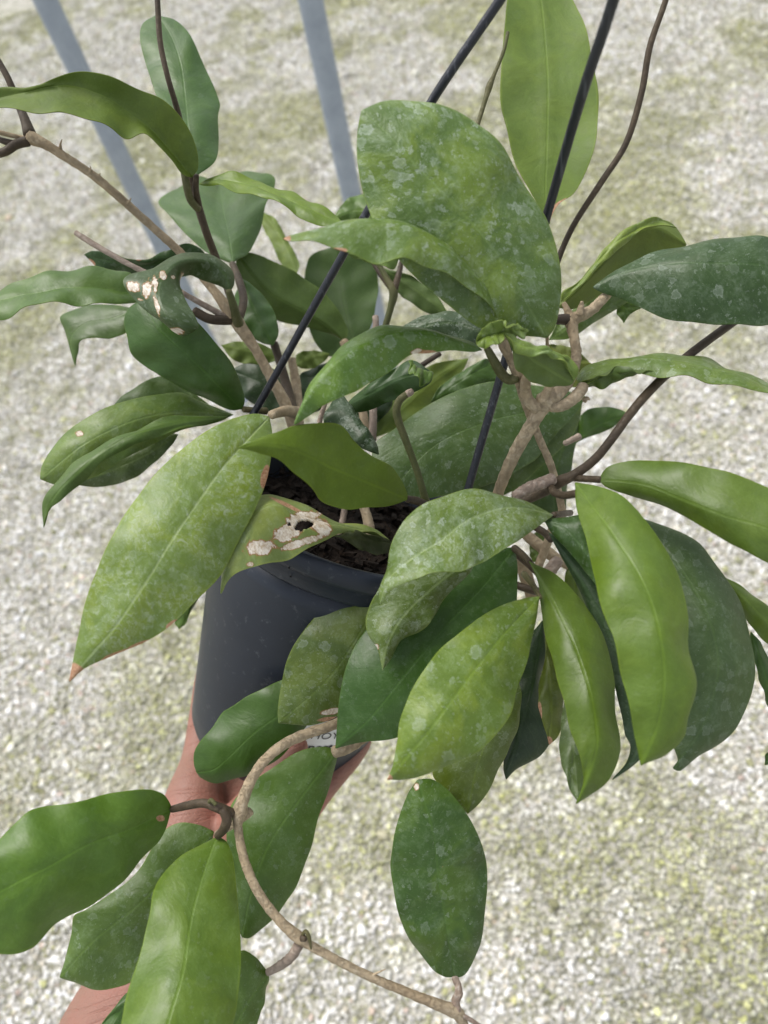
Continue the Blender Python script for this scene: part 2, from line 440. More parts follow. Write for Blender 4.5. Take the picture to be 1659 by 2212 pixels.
# ------------------------------------------------------------------ pot
PC = p3(768, 1081, .419); PB = p3(600, 1570, .487)
AX = (PC - PB).normalized(); PH = (PC - PB).length
toc = (CAM - PC); e1 = (toc - AX * toc.dot(AX)).normalized()      # towards the viewer, square to the axis
e2 = AX.cross(e1).normalized()
RT, RB = .080, .0565
def pot_pt(ang, h, r):       # ang 0 = facing the viewer, positive to the viewer's right
    return PB + AX * h + (e1 * math.cos(ang) + e2 * math.sin(ang)) * r
def lathe(name, prof, mat, parent, seg=96):
    V = []; Fc = []
    for (r, h) in prof:
        for j in range(seg): V.append(pot_pt(2*math.pi*j/seg, h, r))
    for i in range(len(prof) - 1):
        for j in range(seg):
            Fc.append((i*seg + j, i*seg + (j+1) % seg, (i+1)*seg + (j+1) % seg, (i+1)*seg + j))
    return mesh_obj(name, V, Fc, mat, parent)
wall_r = lambda h: RB + (RT - .0035 - RB) * h / PH

pot = empty('hanging_pot', PB, 'dark grey plastic hanging pot with black wire hangers, held in the hand', 'pot')
hs_ = np.linspace(.006, PH - .020, 12)
prof = [(.002, .004), (RB - .012, .004), (RB - .010, .0), (RB - .004, .0), (RB - .0012, .0016), (RB, .005)] + [(wall_r(h), h) for h in hs_]
prof += [(wall_r(PH - .020) - .0018, PH - .020)] + [(wall_r(h) - .0018, h) for h in hs_[::-1]] + [(.002, .0075)]
lathe('wall', prof, MAT['pot'], pot)
ri = wall_r(PH - .02)
lathe('rim', [(ri - .0022, PH - .022), (ri + .0006, PH - .022), (ri + .0016, PH - .0205), (ri + .0019, PH - .0125), (RT - .0005, PH - .0115),
              (RT + .0008, PH - .009), (RT + .0010, PH - .003), (RT, PH - .0006), (RT - .0014, PH), (RT - .0034, PH - .0006),
              (RT - .0042, PH - .004), (ri - .0022, PH - .022)], MAT['pot'], pot)

# plant label stuck low on the wall
def on_wall(u, v, off, a0, h0):
    h = h0 + v
    return pot_pt(a0 + u / wall_r(h), h, wall_r(h) + off)
def label_strip():
    a0, h0, W_, H_ = .42, .036, .064, .031
    V = []; Fc = []; nu, nv = 20, 6
    for off in (.0009, .0004):
        for i in range(nu + 1):
            for j in range(nv + 1):
                V.append(on_wall((i/nu - .5) * W_, j/nv * H_, off, a0, h0))
    k = (nu+1)*(nv+1); id_ = lambda i, j: i*(nv+1)+j
    for i in range(nu):
        for j in range(nv):
            q = (id_(i, j), id_(i+1, j), id_(i+1, j+1), id_(i, j+1))
            Fc.append(q); Fc.append(tuple(k + x for x in q[::-1]))
    bd = [id_(i, 0) for i in range(nu+1)] + [id_(nu, j) for j in range(1, nv+1)] + [id_(i, nv) for i in range(nu-1, -1, -1)] + [id_(0, j) for j in range(nv-1, 0, -1)]
    for a, b in zip(bd, bd[1:] + bd[:1]): Fc.append((a, a + k, b + k, b))
    lab = mesh_obj('plant_label', V, Fc, MAT['label'], pot)
    lab['label'] = 'white sticker with black print'
    for txt, u, v, s, ex in (('HOY', -.0075, .0165, .0078, 0.0), ('lo  nest', -.0180, .0062, .0088, .00028)):
        cu = bpy.data.curves.new('print', 'FONT'); cu.body = txt; cu.size = s; cu.offset = ex; cu.resolution_u = 3
        to = bpy.data.objects.new('tmp', cu); COL.objects.link(to)
        me = bpy.data.meshes.new_from_object(to.evaluated_get(bpy.context.evaluated_depsgraph_get()))
        bpy.data.objects.remove(to)
        bm = bmesh.new(); bm.from_mesh(me)
        bmesh.ops.subdivide_edges(bm, edges=[e for e in bm.edges if e.calc_length() > .003], cuts=2)
        bmesh.ops.triangulate(bm, faces=bm.faces)
        for vv in bm.verts: vv.co = on_wall(u + vv.co.x, v + vv.co.y, .0012, a0, h0)
        bm.to_mesh(me); bm.free()
        me.materials.append(MAT['ink'])
        link(bpy.data.objects.new('print', me), lab)
label_strip()

def hanger(pts):
    A = np.array(pts, float)
    S = spline(A, np.linspace(0, 1, 40)); P = p3n(S[:, :2], S[:, 2] / 100)
    # hook clipping over the rim
    d0 = Vector(P[0]) - PB; hh = d0.dot(AX); rad = d0 - AX * hh; ru = rad.normalized()
    c = PB + AX * (PH - .006) + ru * (RT + .003)
    hook = [c - AX * .010 - ru * .005, c - AX * .012, c - AX * .004 + ru * .0005, c + AX * .006 - ru * .001]
    P = np.concatenate([np.array([tuple(v) for v in hook]), P[1:]])
    V, Fc = tube_geo(P, np.full(len(P), .0020), 10)
    mesh_obj('hanger_wire', V, Fc, MAT['wire'], pot)
hanger([(497, 975, 42.5), (550, 890, 40.5), (740, 552, 35.5), (935, 215, 31.8), (1080, 0, 29.6), (1250, -260, 27)])
hanger([(958, 1245, 37.4), (1010, 1060, 35.8), (1085, 800, 33.8), (1180, 470, 31.2), (1262, 190, 26.5), (1325, 0, 24.0), (1395, -260, 21)])

# soil: lumpy surface with bark chips and roots
def make_soil():
    V = []; Fc = []; nr, ns = 26, 72
    rr = RT - .010; hz = PH - .022
    for i in range(nr + 1):
        for j in range(ns):
            r = rr * (i / nr); a = 2*math.pi*j/ns
            p = pot_pt(a, hz, max(r, .0004))
            k = noise.noise(p * 90) * .005 + noise.noise(p * 240) * .003 + .006 * (1 - (i / nr)**2)
            V.append(p + AX * k)
    for i in range(nr):
        for j in range(ns):
            Fc.append((i*ns + j, (i+1)*ns + j, (i+1)*ns + (j+1) % ns, i*ns + (j+1) % ns))
    b = len(V)
    r_ = random.Random(3)
    for c in range(420):                               # chips and fibres
        a = r_.uniform(0, 6.28); r = rr * math.sqrt(r_.random()) * .97
        p = pot_pt(a, hz + .004 + r_.uniform(0, .004), r)
        d = Vector((r_.gauss(0, 1), r_.gauss(0, 1), r_.gauss(0, 1))); d = (d - AX * d.dot(AX) * .7).normalized()
        q = d.cross(AX).normalized()
        if c < 250: L_, W_, T_ = r_.uniform(.002, .006), r_.uniform(.001, .003), r_.uniform(.0008, .002)
        else: L_, W_, T_ = r_.uniform(.008, .018), .0003, .0003
        k = len(V)
        for sx in (-1, 1):
            for sy in (-1, 1):
                for sz in (-1, 1):
                    V.append(p + d * sx * L_ * r_.uniform(.7, 1) + q * sy * W_ * r_.uniform(.6, 1) + AX * sz * T_)
        for f in ((0, 1, 3, 2), (4, 6, 7, 5), (0, 4, 5, 1), (2, 3, 7, 6), (0, 2, 6, 4), (1, 5, 7, 3)):
            Fc.append(tuple(k + x for x in f))
    o = mesh_obj('potting_soil', V, Fc, MAT['soil'], None, smooth=False)
    o['kind'] = 'stuff'; o['label'] = 'dark brown potting soil with bark chips inside the pot'; o['category'] = 'soil'
make_soil()

# ------------------------------------------------------------------ posts
def post(p_top, p_low, d_top, dia, label):
    r1 = M @ Vector(((p_top[0]-CX)/F, -(p_top[1]-CY)/F, -1)); P = CAM + r1 * d_top
    V = []; Fc = []; n = 32; zs = [0.0, .004, .004, P.z + .9]
    rs = [dia * 1.5, dia * 1.5, dia / 2, dia / 2]
    zs = [0.0, .005, .0052, .3, .6, .9, 1.2, P.z + .9]; rs = [dia, dia, dia/2] + [dia/2] * 5
    for z, r in zip(zs, rs):
        for j in range(n):
            a = 2*math.pi*j/n; V.append((P.x + r*math.cos(a), P.y + r*math.sin(a), z))
    for i in range(len(zs)-1):
        for j in range(n): Fc.append((i*n+j, i*n+(j+1) % n, (i+1)*n+(j+1) % n, (i+1)*n+j))
    Fc.append(tuple((len(zs)-1)*n + j for j in range(n)))
    o = mesh_obj('metal_post', V, Fc, MAT['metal'])
    o['label'] = label; o['category'] = 'post'; o['group'] = 'bare metal posts standing in the gravel'
    return o
post((98, 0), (335, 540), 1.22, .040, 'blue-grey metal post behind the stem with two upright leaves')
post((671, 0), (737, 435), 1.16, .040, 'blue-grey metal post whose foot is hidden behind the largest speckled leaf')

# ------------------------------------------------------------------ hand and forearm
def make_hand():
    V = []; Fc = []
    def chain(pts):
        A = np.array(pts, float); n = (len(A)-1) * 8
        S = spline(A, np.linspace(0, 1, n)); P = p3n(S[:, :2], S[:, 2] / 100); R = S[:, 3] / 100
        t0 = P[0]-P[1]; t0 /= np.linalg.norm(t0); t1 = P[-1]-P[-2]; t1 /= np.linalg.norm(t1)
        cap = [(.98, .25), (.8, .62), (.45, .9)]
        P = np.concatenate([[P[0] + t0*R[0]*a for a, _ in cap], P, [P[-1] + t1*R[-1]*a for a, _ in cap[::-1]]])
        R = np.concatenate([[R[0]*b for _, b in cap], R, [R[-1]*b for _, b in cap[::-1]]])
        v, f = tube_geo(P, R, 16); k = len(V)
        V.extend(v); Fc.extend([tuple(k + x for x in q) for q in f])
    W = (440, 1905, 46.5)
    chain([(190, 2420, 45, 4.1), (262, 2240, 45.2, 3.8), (345, 2080, 45.8, 3.3), (*W, 2.9), (480, 1830, 47, 2.8)])
    chain([(415, 1925, 46.2, 2.3), (440, 1800, 47.2, 2.1), (475, 1690, 49, 1.5), (515, 1590, 53, 1.05), (560, 1520, 56, .95), (610, 1470, 57.5, .8)])   # index
    chain([(440, 1915, 46.2, 2.3), (500, 1800, 47.2, 2.0), (550, 1700, 49.5, 1.45), (600, 1620, 53.2, 1.05), (655, 1555, 56.2, .95), (705, 1510, 57.5, .8)])  # middle
    chain([(460, 1915, 46.2, 2.2), (545, 1815, 47, 1.9), (610, 1720, 49, 1.35), (670, 1650, 52.5, 1.0), (730, 1590, 55, .9), (775, 1550, 56, .75)])  # ring
    chain([(480, 1920, 46.4, 2.1), (575, 1835, 46.8, 1.75), (640, 1765, 46, 1.2), (700, 1698, 44.8, .86), (756, 1640, 45.4, .70), (786, 1606, 46.4, .54)])  # little
    chain([(400, 1900, 45.6, 2.2), (408, 1800, 45.4, 2.2), (420, 1715, 46.4, 1.75), (430, 1640, 48.6, 1.2), (440, 1550, 49.8, 1.02), (452, 1460, 50.4, .95), (461, 1420, 50.6, .75)])  # thumb
    chain([(500, 1810, 45.8, 1.7), (560, 1740, 43.6, 1.4), (612, 1664, 41.4, .9), (650, 1610, 40.7, .5)])   # pad of the palm under the pot's edge
    me = bpy.data.meshes.new('hand_tmp'); me.from_pydata([tuple(v) for v in V], [], Fc); me.update()
    o = bpy.data.objects.new('hand_tmp', me); COL.objects.link(o)
    m = o.modifiers.new('r', 'REMESH'); m.mode = 'VOXEL'; m.voxel_size = .0021
    s = o.modifiers.new('s', 'SMOOTH'); s.factor = .6; s.iterations = 9
    me2 = bpy.data.meshes.new_from_object(o.evaluated_get(bpy.context.evaluated_depsgraph_get()))
    bpy.data.objects.remove(o)
    me2.polygons.foreach_set('use_smooth', [True]*len(me2.polygons))
    me2.materials.clear(); me2.materials.append(MAT['skin'])
    h = link(bpy.data.objects.new('person', me2))
    h['label'] = "bare forearm and open hand of a person gripping the pot's base"; h['category'] = 'person'
make_hand()

# ------------------------------------------------------------------ plant
plant = empty('hoya_plant', PC - AX * .02, 'bushy green vine with thick waxy water-marked leaves growing in the pot', 'plant')

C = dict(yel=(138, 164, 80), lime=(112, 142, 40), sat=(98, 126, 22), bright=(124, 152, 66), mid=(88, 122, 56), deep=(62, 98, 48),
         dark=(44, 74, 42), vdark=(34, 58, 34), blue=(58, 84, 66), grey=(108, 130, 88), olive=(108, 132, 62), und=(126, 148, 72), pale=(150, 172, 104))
LEAFN = [0]
def leaf(mid, left, right, d, col, dl=None, dr=None, spots=.15, yel=.3, under=False, bulge=.065, wave=.0022, res=(84, 10),
         scars=(), browns=(), hole=None, label=None, thick=.0011, margin=.010, haze=0.0, name='leaf', parent=None):
    k = LEAFN[0]; LEAFN[0] += 1
    NT, NS = res
    ts = np.linspace(.002, .998, NT + 1)
    mp = spline(mid, ts)
    dm = np.interp(ts, np.linspace(0, 1, len(d)), np.array(d, float))
    # smooth depth profile
    ker = np.hanning(max(5, NT // 5 | 1)); ker /= ker.sum(); pad = len(ker) // 2
    dm = np.convolve(np.pad(dm, pad, mode='reflect', reflect_type='odd'), ker, 'valid')
    b, tp = mid[0], mid[-1]
    def side(pts, off):
        if isinstance(pts, (int, float)):       # folded behind: only an offset in pixels from the midrib
            e = mp + np.array([0, float(pts)]) * np.sin(np.pi * ts)[:, None] ** .6
        else:
            e = spline([b] + list(pts) + [tp], ts)
        hw = np.linalg.norm(e - mp, axis=1)
        if off is None: off = .0
        return e, off * np.sin(np.pi * ts) ** .6
    if dl is None: dl = .8
    if dr is None: dr = .8
    eL, oL = side(left, dl); eR, oR = side(right, dr)
    PM = p3n(mp, dm / 100); PL = p3n(eL, (dm + oL) / 100); PR = p3n(eR, (dm + oR) / 100)
    T = np.gradient(PM, axis=0); T /= np.linalg.norm(T, axis=1)[:, None] + 1e-9
    nrm = np.cross(PR - PL, T); ln = np.linalg.norm(nrm, axis=1)[:, None]
    view = np.array(CAM) - PM
    G = nrm / (ln + 1e-9)
    s_or = np.sign((np.sum(nrm * view, 1)).sum()) or 1.0
    G *= s_or                                      # towards the viewer on the whole
    S = np.concatenate([-np.sin(np.linspace(np.pi/2, 0, NS, endpoint=False)), [0], np.sin(np.linspace(0, np.pi/2, NS + 1)[1:])])
    nS = len(S)
    hwL = np.linalg.norm(PL - PM, axis=1); hwR = np.linalg.norm(PR - PM, axis=1)
    grid = np.zeros((NT + 1, nS, 3)); lcx = np.zeros((NT + 1, nS))
    sg = -1.0 if under else 1.0
    for j, s in enumerate(S):
        E, hw = (PL, hwL) if s < 0 else (PR, hwR)
        a = abs(s)
        base = PM * (1 - a) + E * a
        grid[:, j] = base + G * (sg * bulge * hw * 4 * (a ** .8) * (1 - a ** .8))[:, None]
        lcx[:, j] = s * hw * 100
    length = np.linalg.norm(np.diff(PM, axis=0), axis=1).sum() * 100
    # gentle waviness, stronger at the margins
    rs = np.random.default_rng(100 + k); ph = rs.random(6) * 6.28
    for j, s in enumerate(S):
        ww = wave * (.25 + abs(s) ** 1.5) * np.sin(np.pi * ts) ** .5
        q = (np.sin(ts * 9 + ph[0] + 2.2 * s) + .7 * np.sin(ts * 17 + ph[1] - 3 * s * (1 if s > 0 else -1.3)) + .5 * np.sin(ts * 31 + ph[2] + (0 if s < 0 else 2)))
        grid[:, j] += G * (ww * q * .55)[:, None]
    if margin:                                     # uneven outline
        for j in (0, nS - 1):
            E = grid[:, j]; di = E - PM
            grid[:, j] += di * (margin * (np.sin(ts * 19 + ph[3] + j) + .5 * np.sin(ts * 33 + ph[4] + j)))[:, None] * np.sin(np.pi*ts)[:, None]
    gt_ = np.gradient(grid, axis=0); gs_ = np.gradient(grid, axis=1)
    nn = np.cross(gs_, gt_); nn /= np.linalg.norm(nn, axis=2)[..., None] + 1e-9
    if np.sum(nn * (np.array(CAM) - grid)) < 0: nn = -nn
    nn *= sg                                        # nn: the upper face of the leaf
    th = thick * (.30 + .70 * (1 - np.abs(S)[None, :] ** 6)) * (np.clip(np.sin(np.pi * ts), 0, 1) ** .25)[:, None]
    topg = grid + nn * (th / 2)[..., None]; botg = grid - nn * (th / 2)[..., None]
    nv = (NT + 1) * nS
    V = np.concatenate([topg.reshape(-1, 3), botg.reshape(-1, 3)])
    # picture position of each vertex: where marks and holes sit
    pc = (grid.reshape(-1, 3) - np.array(CAM)) @ Mn
    px = -pc[:, 0] / pc[:, 2] * F + CX; py = pc[:, 1] / pc[:, 2] * F + CY
    keep = np.ones((NT, nS - 1), bool)
    if hole:
        cxm = px.reshape(NT+1, nS); cym = py.reshape(NT+1, nS)
        mx = (cxm[:-1, :-1] + cxm[1:, 1:]) / 2; my = (cym[:-1, :-1] + cym[1:, 1:]) / 2
        for (hx, hy, ra, rb, an) in hole:
            ca, sa = math.cos(an), math.sin(an)
            u = (mx - hx) * ca + (my - hy) * sa; v = -(mx - hx) * sa + (my - hy) * ca
            w_ = 1 + .25 * np.sin(np.arctan2(v, u) * 3 + 1) + .12 * np.sin(np.arctan2(v, u) * 7)
            keep &= (u / ra) ** 2 + (v / rb) ** 2 > w_
    idx = lambda i, j: i * nS + j
    Fc = []
    i0, j0 = idx(0, 0), 0
    # winding: decide once
    a0 = V[idx(NT//2, NS)]; a1 = V[idx(NT//2, NS + 1)]; a2 = V[idx(NT//2 + 1, NS)]
    flip = np.dot(np.cross(a1 - a0, a2 - a0), nn[NT//2, NS]) < 0
    for i in range(NT):
        for j in range(nS - 1):
            if not keep[i, j]: continue
            q = (idx(i, j), idx(i, j+1), idx(i+1, j+1), idx(i+1, j))
            if flip: q = q[::-1]
            Fc.append(q); Fc.append(tuple(nv + x for x in q[::-1]))
            for (di, dj, e) in ((-1, 0, (0, 1)), (1, 0, (2, 3)), (0, -1, (3, 0)), (0, 1, (1, 2))):
                ii, jj = i + di, j + dj
                if 0 <= ii < NT and 0 <= jj < nS - 1 and keep[ii, jj]: continue
                qq = (idx(i, j), idx(i, j+1), idx(i+1, j+1), idx(i+1, j))
                a, c_ = qq[e[0]], qq[e[1]]
                w4 = (c_, a, nv + a, nv + c_)
                Fc.append(w4[::-1] if flip else w4)
    o = mesh_obj(name, V, Fc, MAT['leaf'], parent or plant)
    me = o.data
    base = np.array(lin(C[col] if isinstance(col, str) else col)) 
    lt = float(np.clip((base[1] - .05) / .25, 0, 1))
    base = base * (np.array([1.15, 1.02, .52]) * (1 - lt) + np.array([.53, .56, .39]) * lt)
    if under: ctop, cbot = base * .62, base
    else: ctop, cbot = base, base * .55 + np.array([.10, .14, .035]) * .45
    cols = np.concatenate([np.repeat(ctop[None], nv, 0), np.repeat(cbot[None], nv, 0)])
    a = me.attributes.new('col', 'FLOAT_COLOR', 'POINT')
    a.data.foreach_set('color', np.concatenate([cols, np.ones((2*nv, 1))], 1).astype(np.float32).ravel())
    prm = np.zeros((2 * nv, 3)); prm[:nv, 0] = spots; prm[:nv, 1] = yel; prm[nv:, 1] = yel * .6; prm[:nv, 2] = -haze; prm[nv:, 2] = 1; prm[nv:, 0] = .03
    lc = np.stack([lcx.ravel(), np.repeat(ts * length, nS), np.full(nv, k * 7.31)], 1); lc = np.concatenate([lc, lc])
    ms = np.zeros((nv, 3)); ms[:, 2] = np.tile(np.abs(S), NT + 1)
    for ch, lst in ((0, scars), (1, browns)):
        for (x, y, ra, rb, an) in lst:
            ca, sa = math.cos(an), math.sin(an)
            u = ((px - x) * ca + (py - y) * sa) / ra; v = (-(px - x) * sa + (py - y) * ca) / rb
            ms[:, ch] = np.maximum(ms[:, ch], np.clip(1.25 - .75 * np.sqrt(u*u + v*v), 0, 1))
    ms = np.concatenate([ms, ms])
    for nm, arr in (('prm', prm), ('lc', lc), ('msk', ms)):
        a = me.attributes.new(nm, 'FLOAT_VECTOR', 'POINT'); a.data.foreach_set('vector', arr.astype(np.float32).ravel())
    if label: o['label'] = label
    return o

def stem(pts, mat='tan', name='stem', jitter=.13, nodes=()):
    if mat in ('tan', 'grey') and pts[0][0] > 1040 and pts[0][1] < 1000: pts = [(x, y, d, w_ * .86) for x, y, d, w_ in pts]
    P, R = tube_path(pts)
    rs = np.random.default_rng(len(pts) * 31 + abs(int(pts[0][0])))
    R = R * (1 + .06 * (rs.random(len(R)) - .5) * (1 if mat in ('tan', 'grey') else .3))
    V, Fc = tube_geo(P, R, 12, jitter if mat in ('tan', 'grey') else .03, int(pts[0][1]) + 5)
    return mesh_obj(name, V, Fc, MAT[mat], plant)

# ---- leaves, upper left
leaf([(424, 381), (407, 280), (392, 150), (372, 85), (338, 32)], [(385, 300), (340, 215), (316, 140), (303, 85), (307, 48)],
     [(465, 352), (472, 300), (470, 250), (474, 218), (450, 160), (425, 110), (400, 64), (375, 42)], [37.5, 38.5, 40, 41, 42.5], 'deep', .2, .8, .1, .35)
leaf([(414, 384), (370, 330), (325, 282), (280, 247), (225, 208), (175, 189), (110, 188), (40, 205), (-60, 225)],
     [(428, 365), (425, 320), (400, 265), (350, 215), (300, 192), (230, 172), (170, 155), (110, 167), (50, 182), (0, 190)],
     [(393, 376), (370, 345), (340, 312), (310, 284), (275, 294), (240, 276), (215, 266), (140, 249), (75, 244), (0, 234)],
     [37.5, 36, 35, 34.5, 34.5], (92, 118, 48), -.3, -1.0, .05, .5, under=True)
leaf([(503, 569), (496, 520), (482, 455), (472, 395)], [(455, 552), (395, 500), (340, 430), (380, 405), (430, 385)],
     [(535, 545), (575, 455), (594, 392), (575, 374), (520, 372)], [44, 45.5, 48, 52], (66, 100, 52), 1.2, 1.2, .1, .2)
leaf([(430, 398), (475, 390), (530, 398), (600, 425), (660, 452), (742, 484)], [(455, 386), (490, 380), (530, 382), (590, 400), (650, 424), (705, 452)],
     [(470, 398), (500, 413), (575, 431), (605, 447), (632, 453), (668, 474), (715, 490)], [38.5, 37.5, 36.5, 36], 'lime', .6, -.6, .05, .5)
leaf([(642, 590), (612, 520), (568, 458)], [(610, 572), (588, 528), (566, 485)], [(648, 572), (622, 520), (592, 470)], [57, 58, 59], 'und', .3, .3, 0, .5, under=True)
leaf([(830, 462), (770, 455), (718, 472)], [(800, 425), (775, 420), (740, 442)], [(800, 480), (760, 482), (735, 478)], [49, 50, 50], 'mid', .3, .3)
# big speckled leaf and neighbours
leaf([(1181, 731), (1140, 660), (1080, 560), (1000, 460), (900, 360), (830, 285), (781, 238)],
     [(1160, 728), (1090, 722), (1040, 710), (955, 650), (905, 610), (858, 555), (812, 490), (786, 420), (772, 345), (772, 285)],
     [(1200, 705), (1212, 640), (1206, 550), (1186, 480), (1150, 418), (1108, 358), (1060, 300), (1000, 250), (925, 220), (842, 215)],
     [31, 29.8, 29, 28.4, 28.2, 28.4], (98, 130, 70), .7, .9, 1.05, 1.0, haze=.12, res=(72, 16), label='largest leaf, covered in pale water marks')
leaf([(1076, 692), (1050, 625), (1000, 572), (950, 530), (890, 494), (820, 479), (750, 482), (680, 498), (612, 516)], 26,
     [(1062, 672), (1030, 645), (990, 610), (940, 580), (880, 560), (830, 556), (760, 550), (690, 534), (640, 524)],
     [30.2, 28.6, 27.4, 26.8, 26.6], (106, 136, 66), 3.0, -.9, 1.0, .6, browns=[(730, 541, 22, 5, 0), (615, 516, 14, 8, 0)], res=(90, 12))
leaf([(1042, 757), (960, 729), (880, 721), (818, 733), (776, 751), (728, 781), (690, 817), (660, 865), (636, 918)],
     [(1015, 738), (940, 713), (870, 708), (800, 718), (745, 745), (700, 790), (670, 830), (648, 878)],
     [(1020, 762), (960, 758), (905, 758), (880, 770), (840, 802), (780, 838), (735, 866), (690, 882), (655, 905)],
     [31.4, 30, 29, 28.4, 28.6], (100, 138, 60), .9, .3, .75, .5, scars=[(900, 758, 12, 5, -.3)], browns=[(915, 760, 26, 5, 0), (820, 820, 14, 4, -.5)], res=(90, 12))
leaf([(1068, 738), (1010, 705), (940, 700), (850, 730)], [(1052, 705), (1020, 680), (968, 671), (918, 684), (872, 704)],
     [(1020, 745), (960, 740), (900, 745)], [33, 33.6, 34, 34], 'blue', .5, .5, 1.0, .1)
leaf([(740, 880), (800, 850), (870, 815), (936, 806)], [(790, 835), (850, 798), (888, 778)], [(780, 890), (840, 868), (895, 847), (928, 828)],
     [37, 36, 35.4, 35], 'dark', .3, .5, .1, .1)
leaf([(936, 806), (915, 800), (893, 790), (884, 778)], [(925, 815), (905, 805)], [(932, 818), (912, 832), (895, 818)], [34.9, 34.6, 34.6], 'mid', .1, -.5, .2, .3)
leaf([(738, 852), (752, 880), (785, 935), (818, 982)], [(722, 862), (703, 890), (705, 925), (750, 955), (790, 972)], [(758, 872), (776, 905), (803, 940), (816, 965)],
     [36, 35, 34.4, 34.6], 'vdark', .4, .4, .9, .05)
leaf([(882, 1079), (800, 1045), (720, 1012), (640, 975), (570, 962), (513, 968)],
     [(880, 1062), (868, 1032), (845, 1008), (798, 984), (760, 950), (738, 920), (700, 914), (650, 917), (605, 931), (560, 947)],
     [(850, 1092), (800, 1096), (762, 1102), (730, 1097), (700, 1085), (668, 1058), (640, 1028), (600, 990), (560, 977)],
     [33.5, 31, 29.4, 27.8, 26.8], 'sat', .5, .3, .02, .15, under=True)
leaf([(582, 900), (490, 1000), (430, 1082), (370, 1170), (320, 1250), (260, 1340), (200, 1412), (149, 1473)],
     [(548, 893), (500, 904), (440, 935), (380, 980), (330, 1030), (290, 1082), (250, 1150), (215, 1222), (185, 1300), (165, 1380), (156, 1436)],
     [(588, 935), (583, 990), (573, 1042), (555, 1090), (520, 1160), (480, 1235), (430, 1290), (370, 1350), (310, 1388), (250, 1412), (186, 1440)],
     [33.6, 31.5, 30, 29.2, 29, 29.6], 'yel', .5, .8, .45, .6, haze=.62, browns=[(156, 1462, 26, 30, 0), (372, 1348, 14, 6, -.6), (572, 1030, 8, 26, .2), (300, 1394, 30, 7, -.4), (245, 1414, 30, 5, -.4)],
     scars=[(290, 1402, 9, 5, -.5)], res=(110, 22), label='largest yellow-green leaf with a dry brown tip')
c2 = leaf([(842, 1168), (780, 1146), (700, 1132), (640, 1112), (590, 1092), (540, 1120), (498, 1200), (477, 1283)],
     [(810, 1145), (740, 1126), (700, 1108), (650, 1087), (610, 1077), (562, 1076), (510, 1100), (480, 1180)],
     [(830, 1166), (800, 1153), (742, 1152), (690, 1172), (630, 1201), (570, 1221), (520, 1237), (488, 1262)],
     [36.5, 34.4, 33, 32.2, 31.6, 31.2, 31], (150, 168, 106), 1.2, .1, .3, .5,
     scars=[(622, 1148, 32, 17, -.5), (655, 1120, 36, 12, -.15), (690, 1137, 26, 15, .6), (560, 1183, 29, 15, -.1), (665, 1167, 34, 7, -.3), (632, 1178, 22, 8, -.3), (540, 1219, 8, 5, 0)],
     browns=[(620, 1094, 40, 4, .45)], hole=[(655, 1135, 21, 11, -.25), (625, 1133, 5, 5, 0)], res=(150, 40), label='damaged leaf with a ragged hole and pale dead patches')
leaf([(846, 1172), (800, 1168), (760, 1160), (722, 1158)], [(830, 1160), (790, 1153), (750, 1151)], [(846, 1192), (812, 1197), (768, 1180)], [36.2, 35, 34, 33.6], (46, 58, 34), -.2, .5, 0, .1, under=True, name='folded_margin', parent=c2)
# left side
leaf([(306, 640), (200, 624), (100, 630), (0, 652), (-70, 675)], [(285, 590), (250, 582), (200, 578), (130, 588), (60, 605), (0, 620)],
     [(290, 656), (200, 655), (120, 651), (60, 669), (0, 692)], [40, 39, 38.5, 38.5], (82, 116, 56), .8, -.8, .1, .2)
leaf([(300, 668), (240, 690), (185, 700), (155, 730), (163, 790)], [(245, 658), (180, 664), (132, 684), (140, 715), (152, 752)],
     [(275, 716), (235, 730), (198, 731), (175, 738), (167, 762)], [43, 43, 43, 43.2], (66, 96, 44), .7, -.4, .05, .2, wave=.0008)
leaf([(523, 884), (475, 835), (425, 787), (380, 745), (340, 706), (305, 645)],
     [(500, 886), (450, 866), (400, 841), (350, 811), (310, 790), (285, 765), (275, 730), (267, 695), (278, 665)],
     [(528, 862), (520, 828), (500, 785), (470, 745), (430, 700), (370, 650)], [41, 39.5, 38.5, 38, 38.5], 'deep', .7, .7, .05, .15)
leaf([(497, 631), (488, 598), (460, 572), (420, 562), (372, 578), (342, 620), (352, 672), (396, 727)],
     [(506, 612), (500, 582), (465, 554), (430, 546), (390, 549), (330, 580), (267, 612), (290, 646), (335, 686), (370, 714)],
     [(475, 618), (440, 606), (400, 590), (392, 602), (392, 632), (405, 660), (425, 692), (427, 709)],
     [38.6, 38.2, 37.2, 36, 34.8, 34.4, 35], (58, 82, 56), .6, .8, .45, .1, scars=[(288, 620, 13, 10, .3), (318, 625, 8, 17, .1), (352, 596, 7, 9, .3), (335, 612, 4, 18, -.1), (340, 660, 4, 20, -.3), (382, 714, 14, 7, .2), (372, 600, 5, 4, 0), (392, 600, 4, 12, 0), (305, 648, 6, 3, .3)],
     res=(90, 22), label='curled dark leaf with scattered cream scars')
leaf([(450, 555), (380, 560), (300, 572), (230, 562), (182, 550)], [(430, 535), (400, 526), (360, 545), (320, 558), (280, 556), (235, 545), (198, 542)],
     [(420, 590), (340, 600), (260, 592), (215, 577)], [44, 43, 42.5, 42.5], 'dark', -.3, .6, .25, .1, browns=[(192, 570, 14, 10, 0), (300, 557, 8, 6, 0)], margin=.05)
leaf([(520, 600), (545, 660), (565, 700), (590, 746)], [(505, 650), (515, 690), (540, 725), (572, 742)], [(545, 618), (575, 645), (597, 688), (601, 725)],
     [44, 43.5, 43, 43], 'deep', .5, .5, .05, .1)
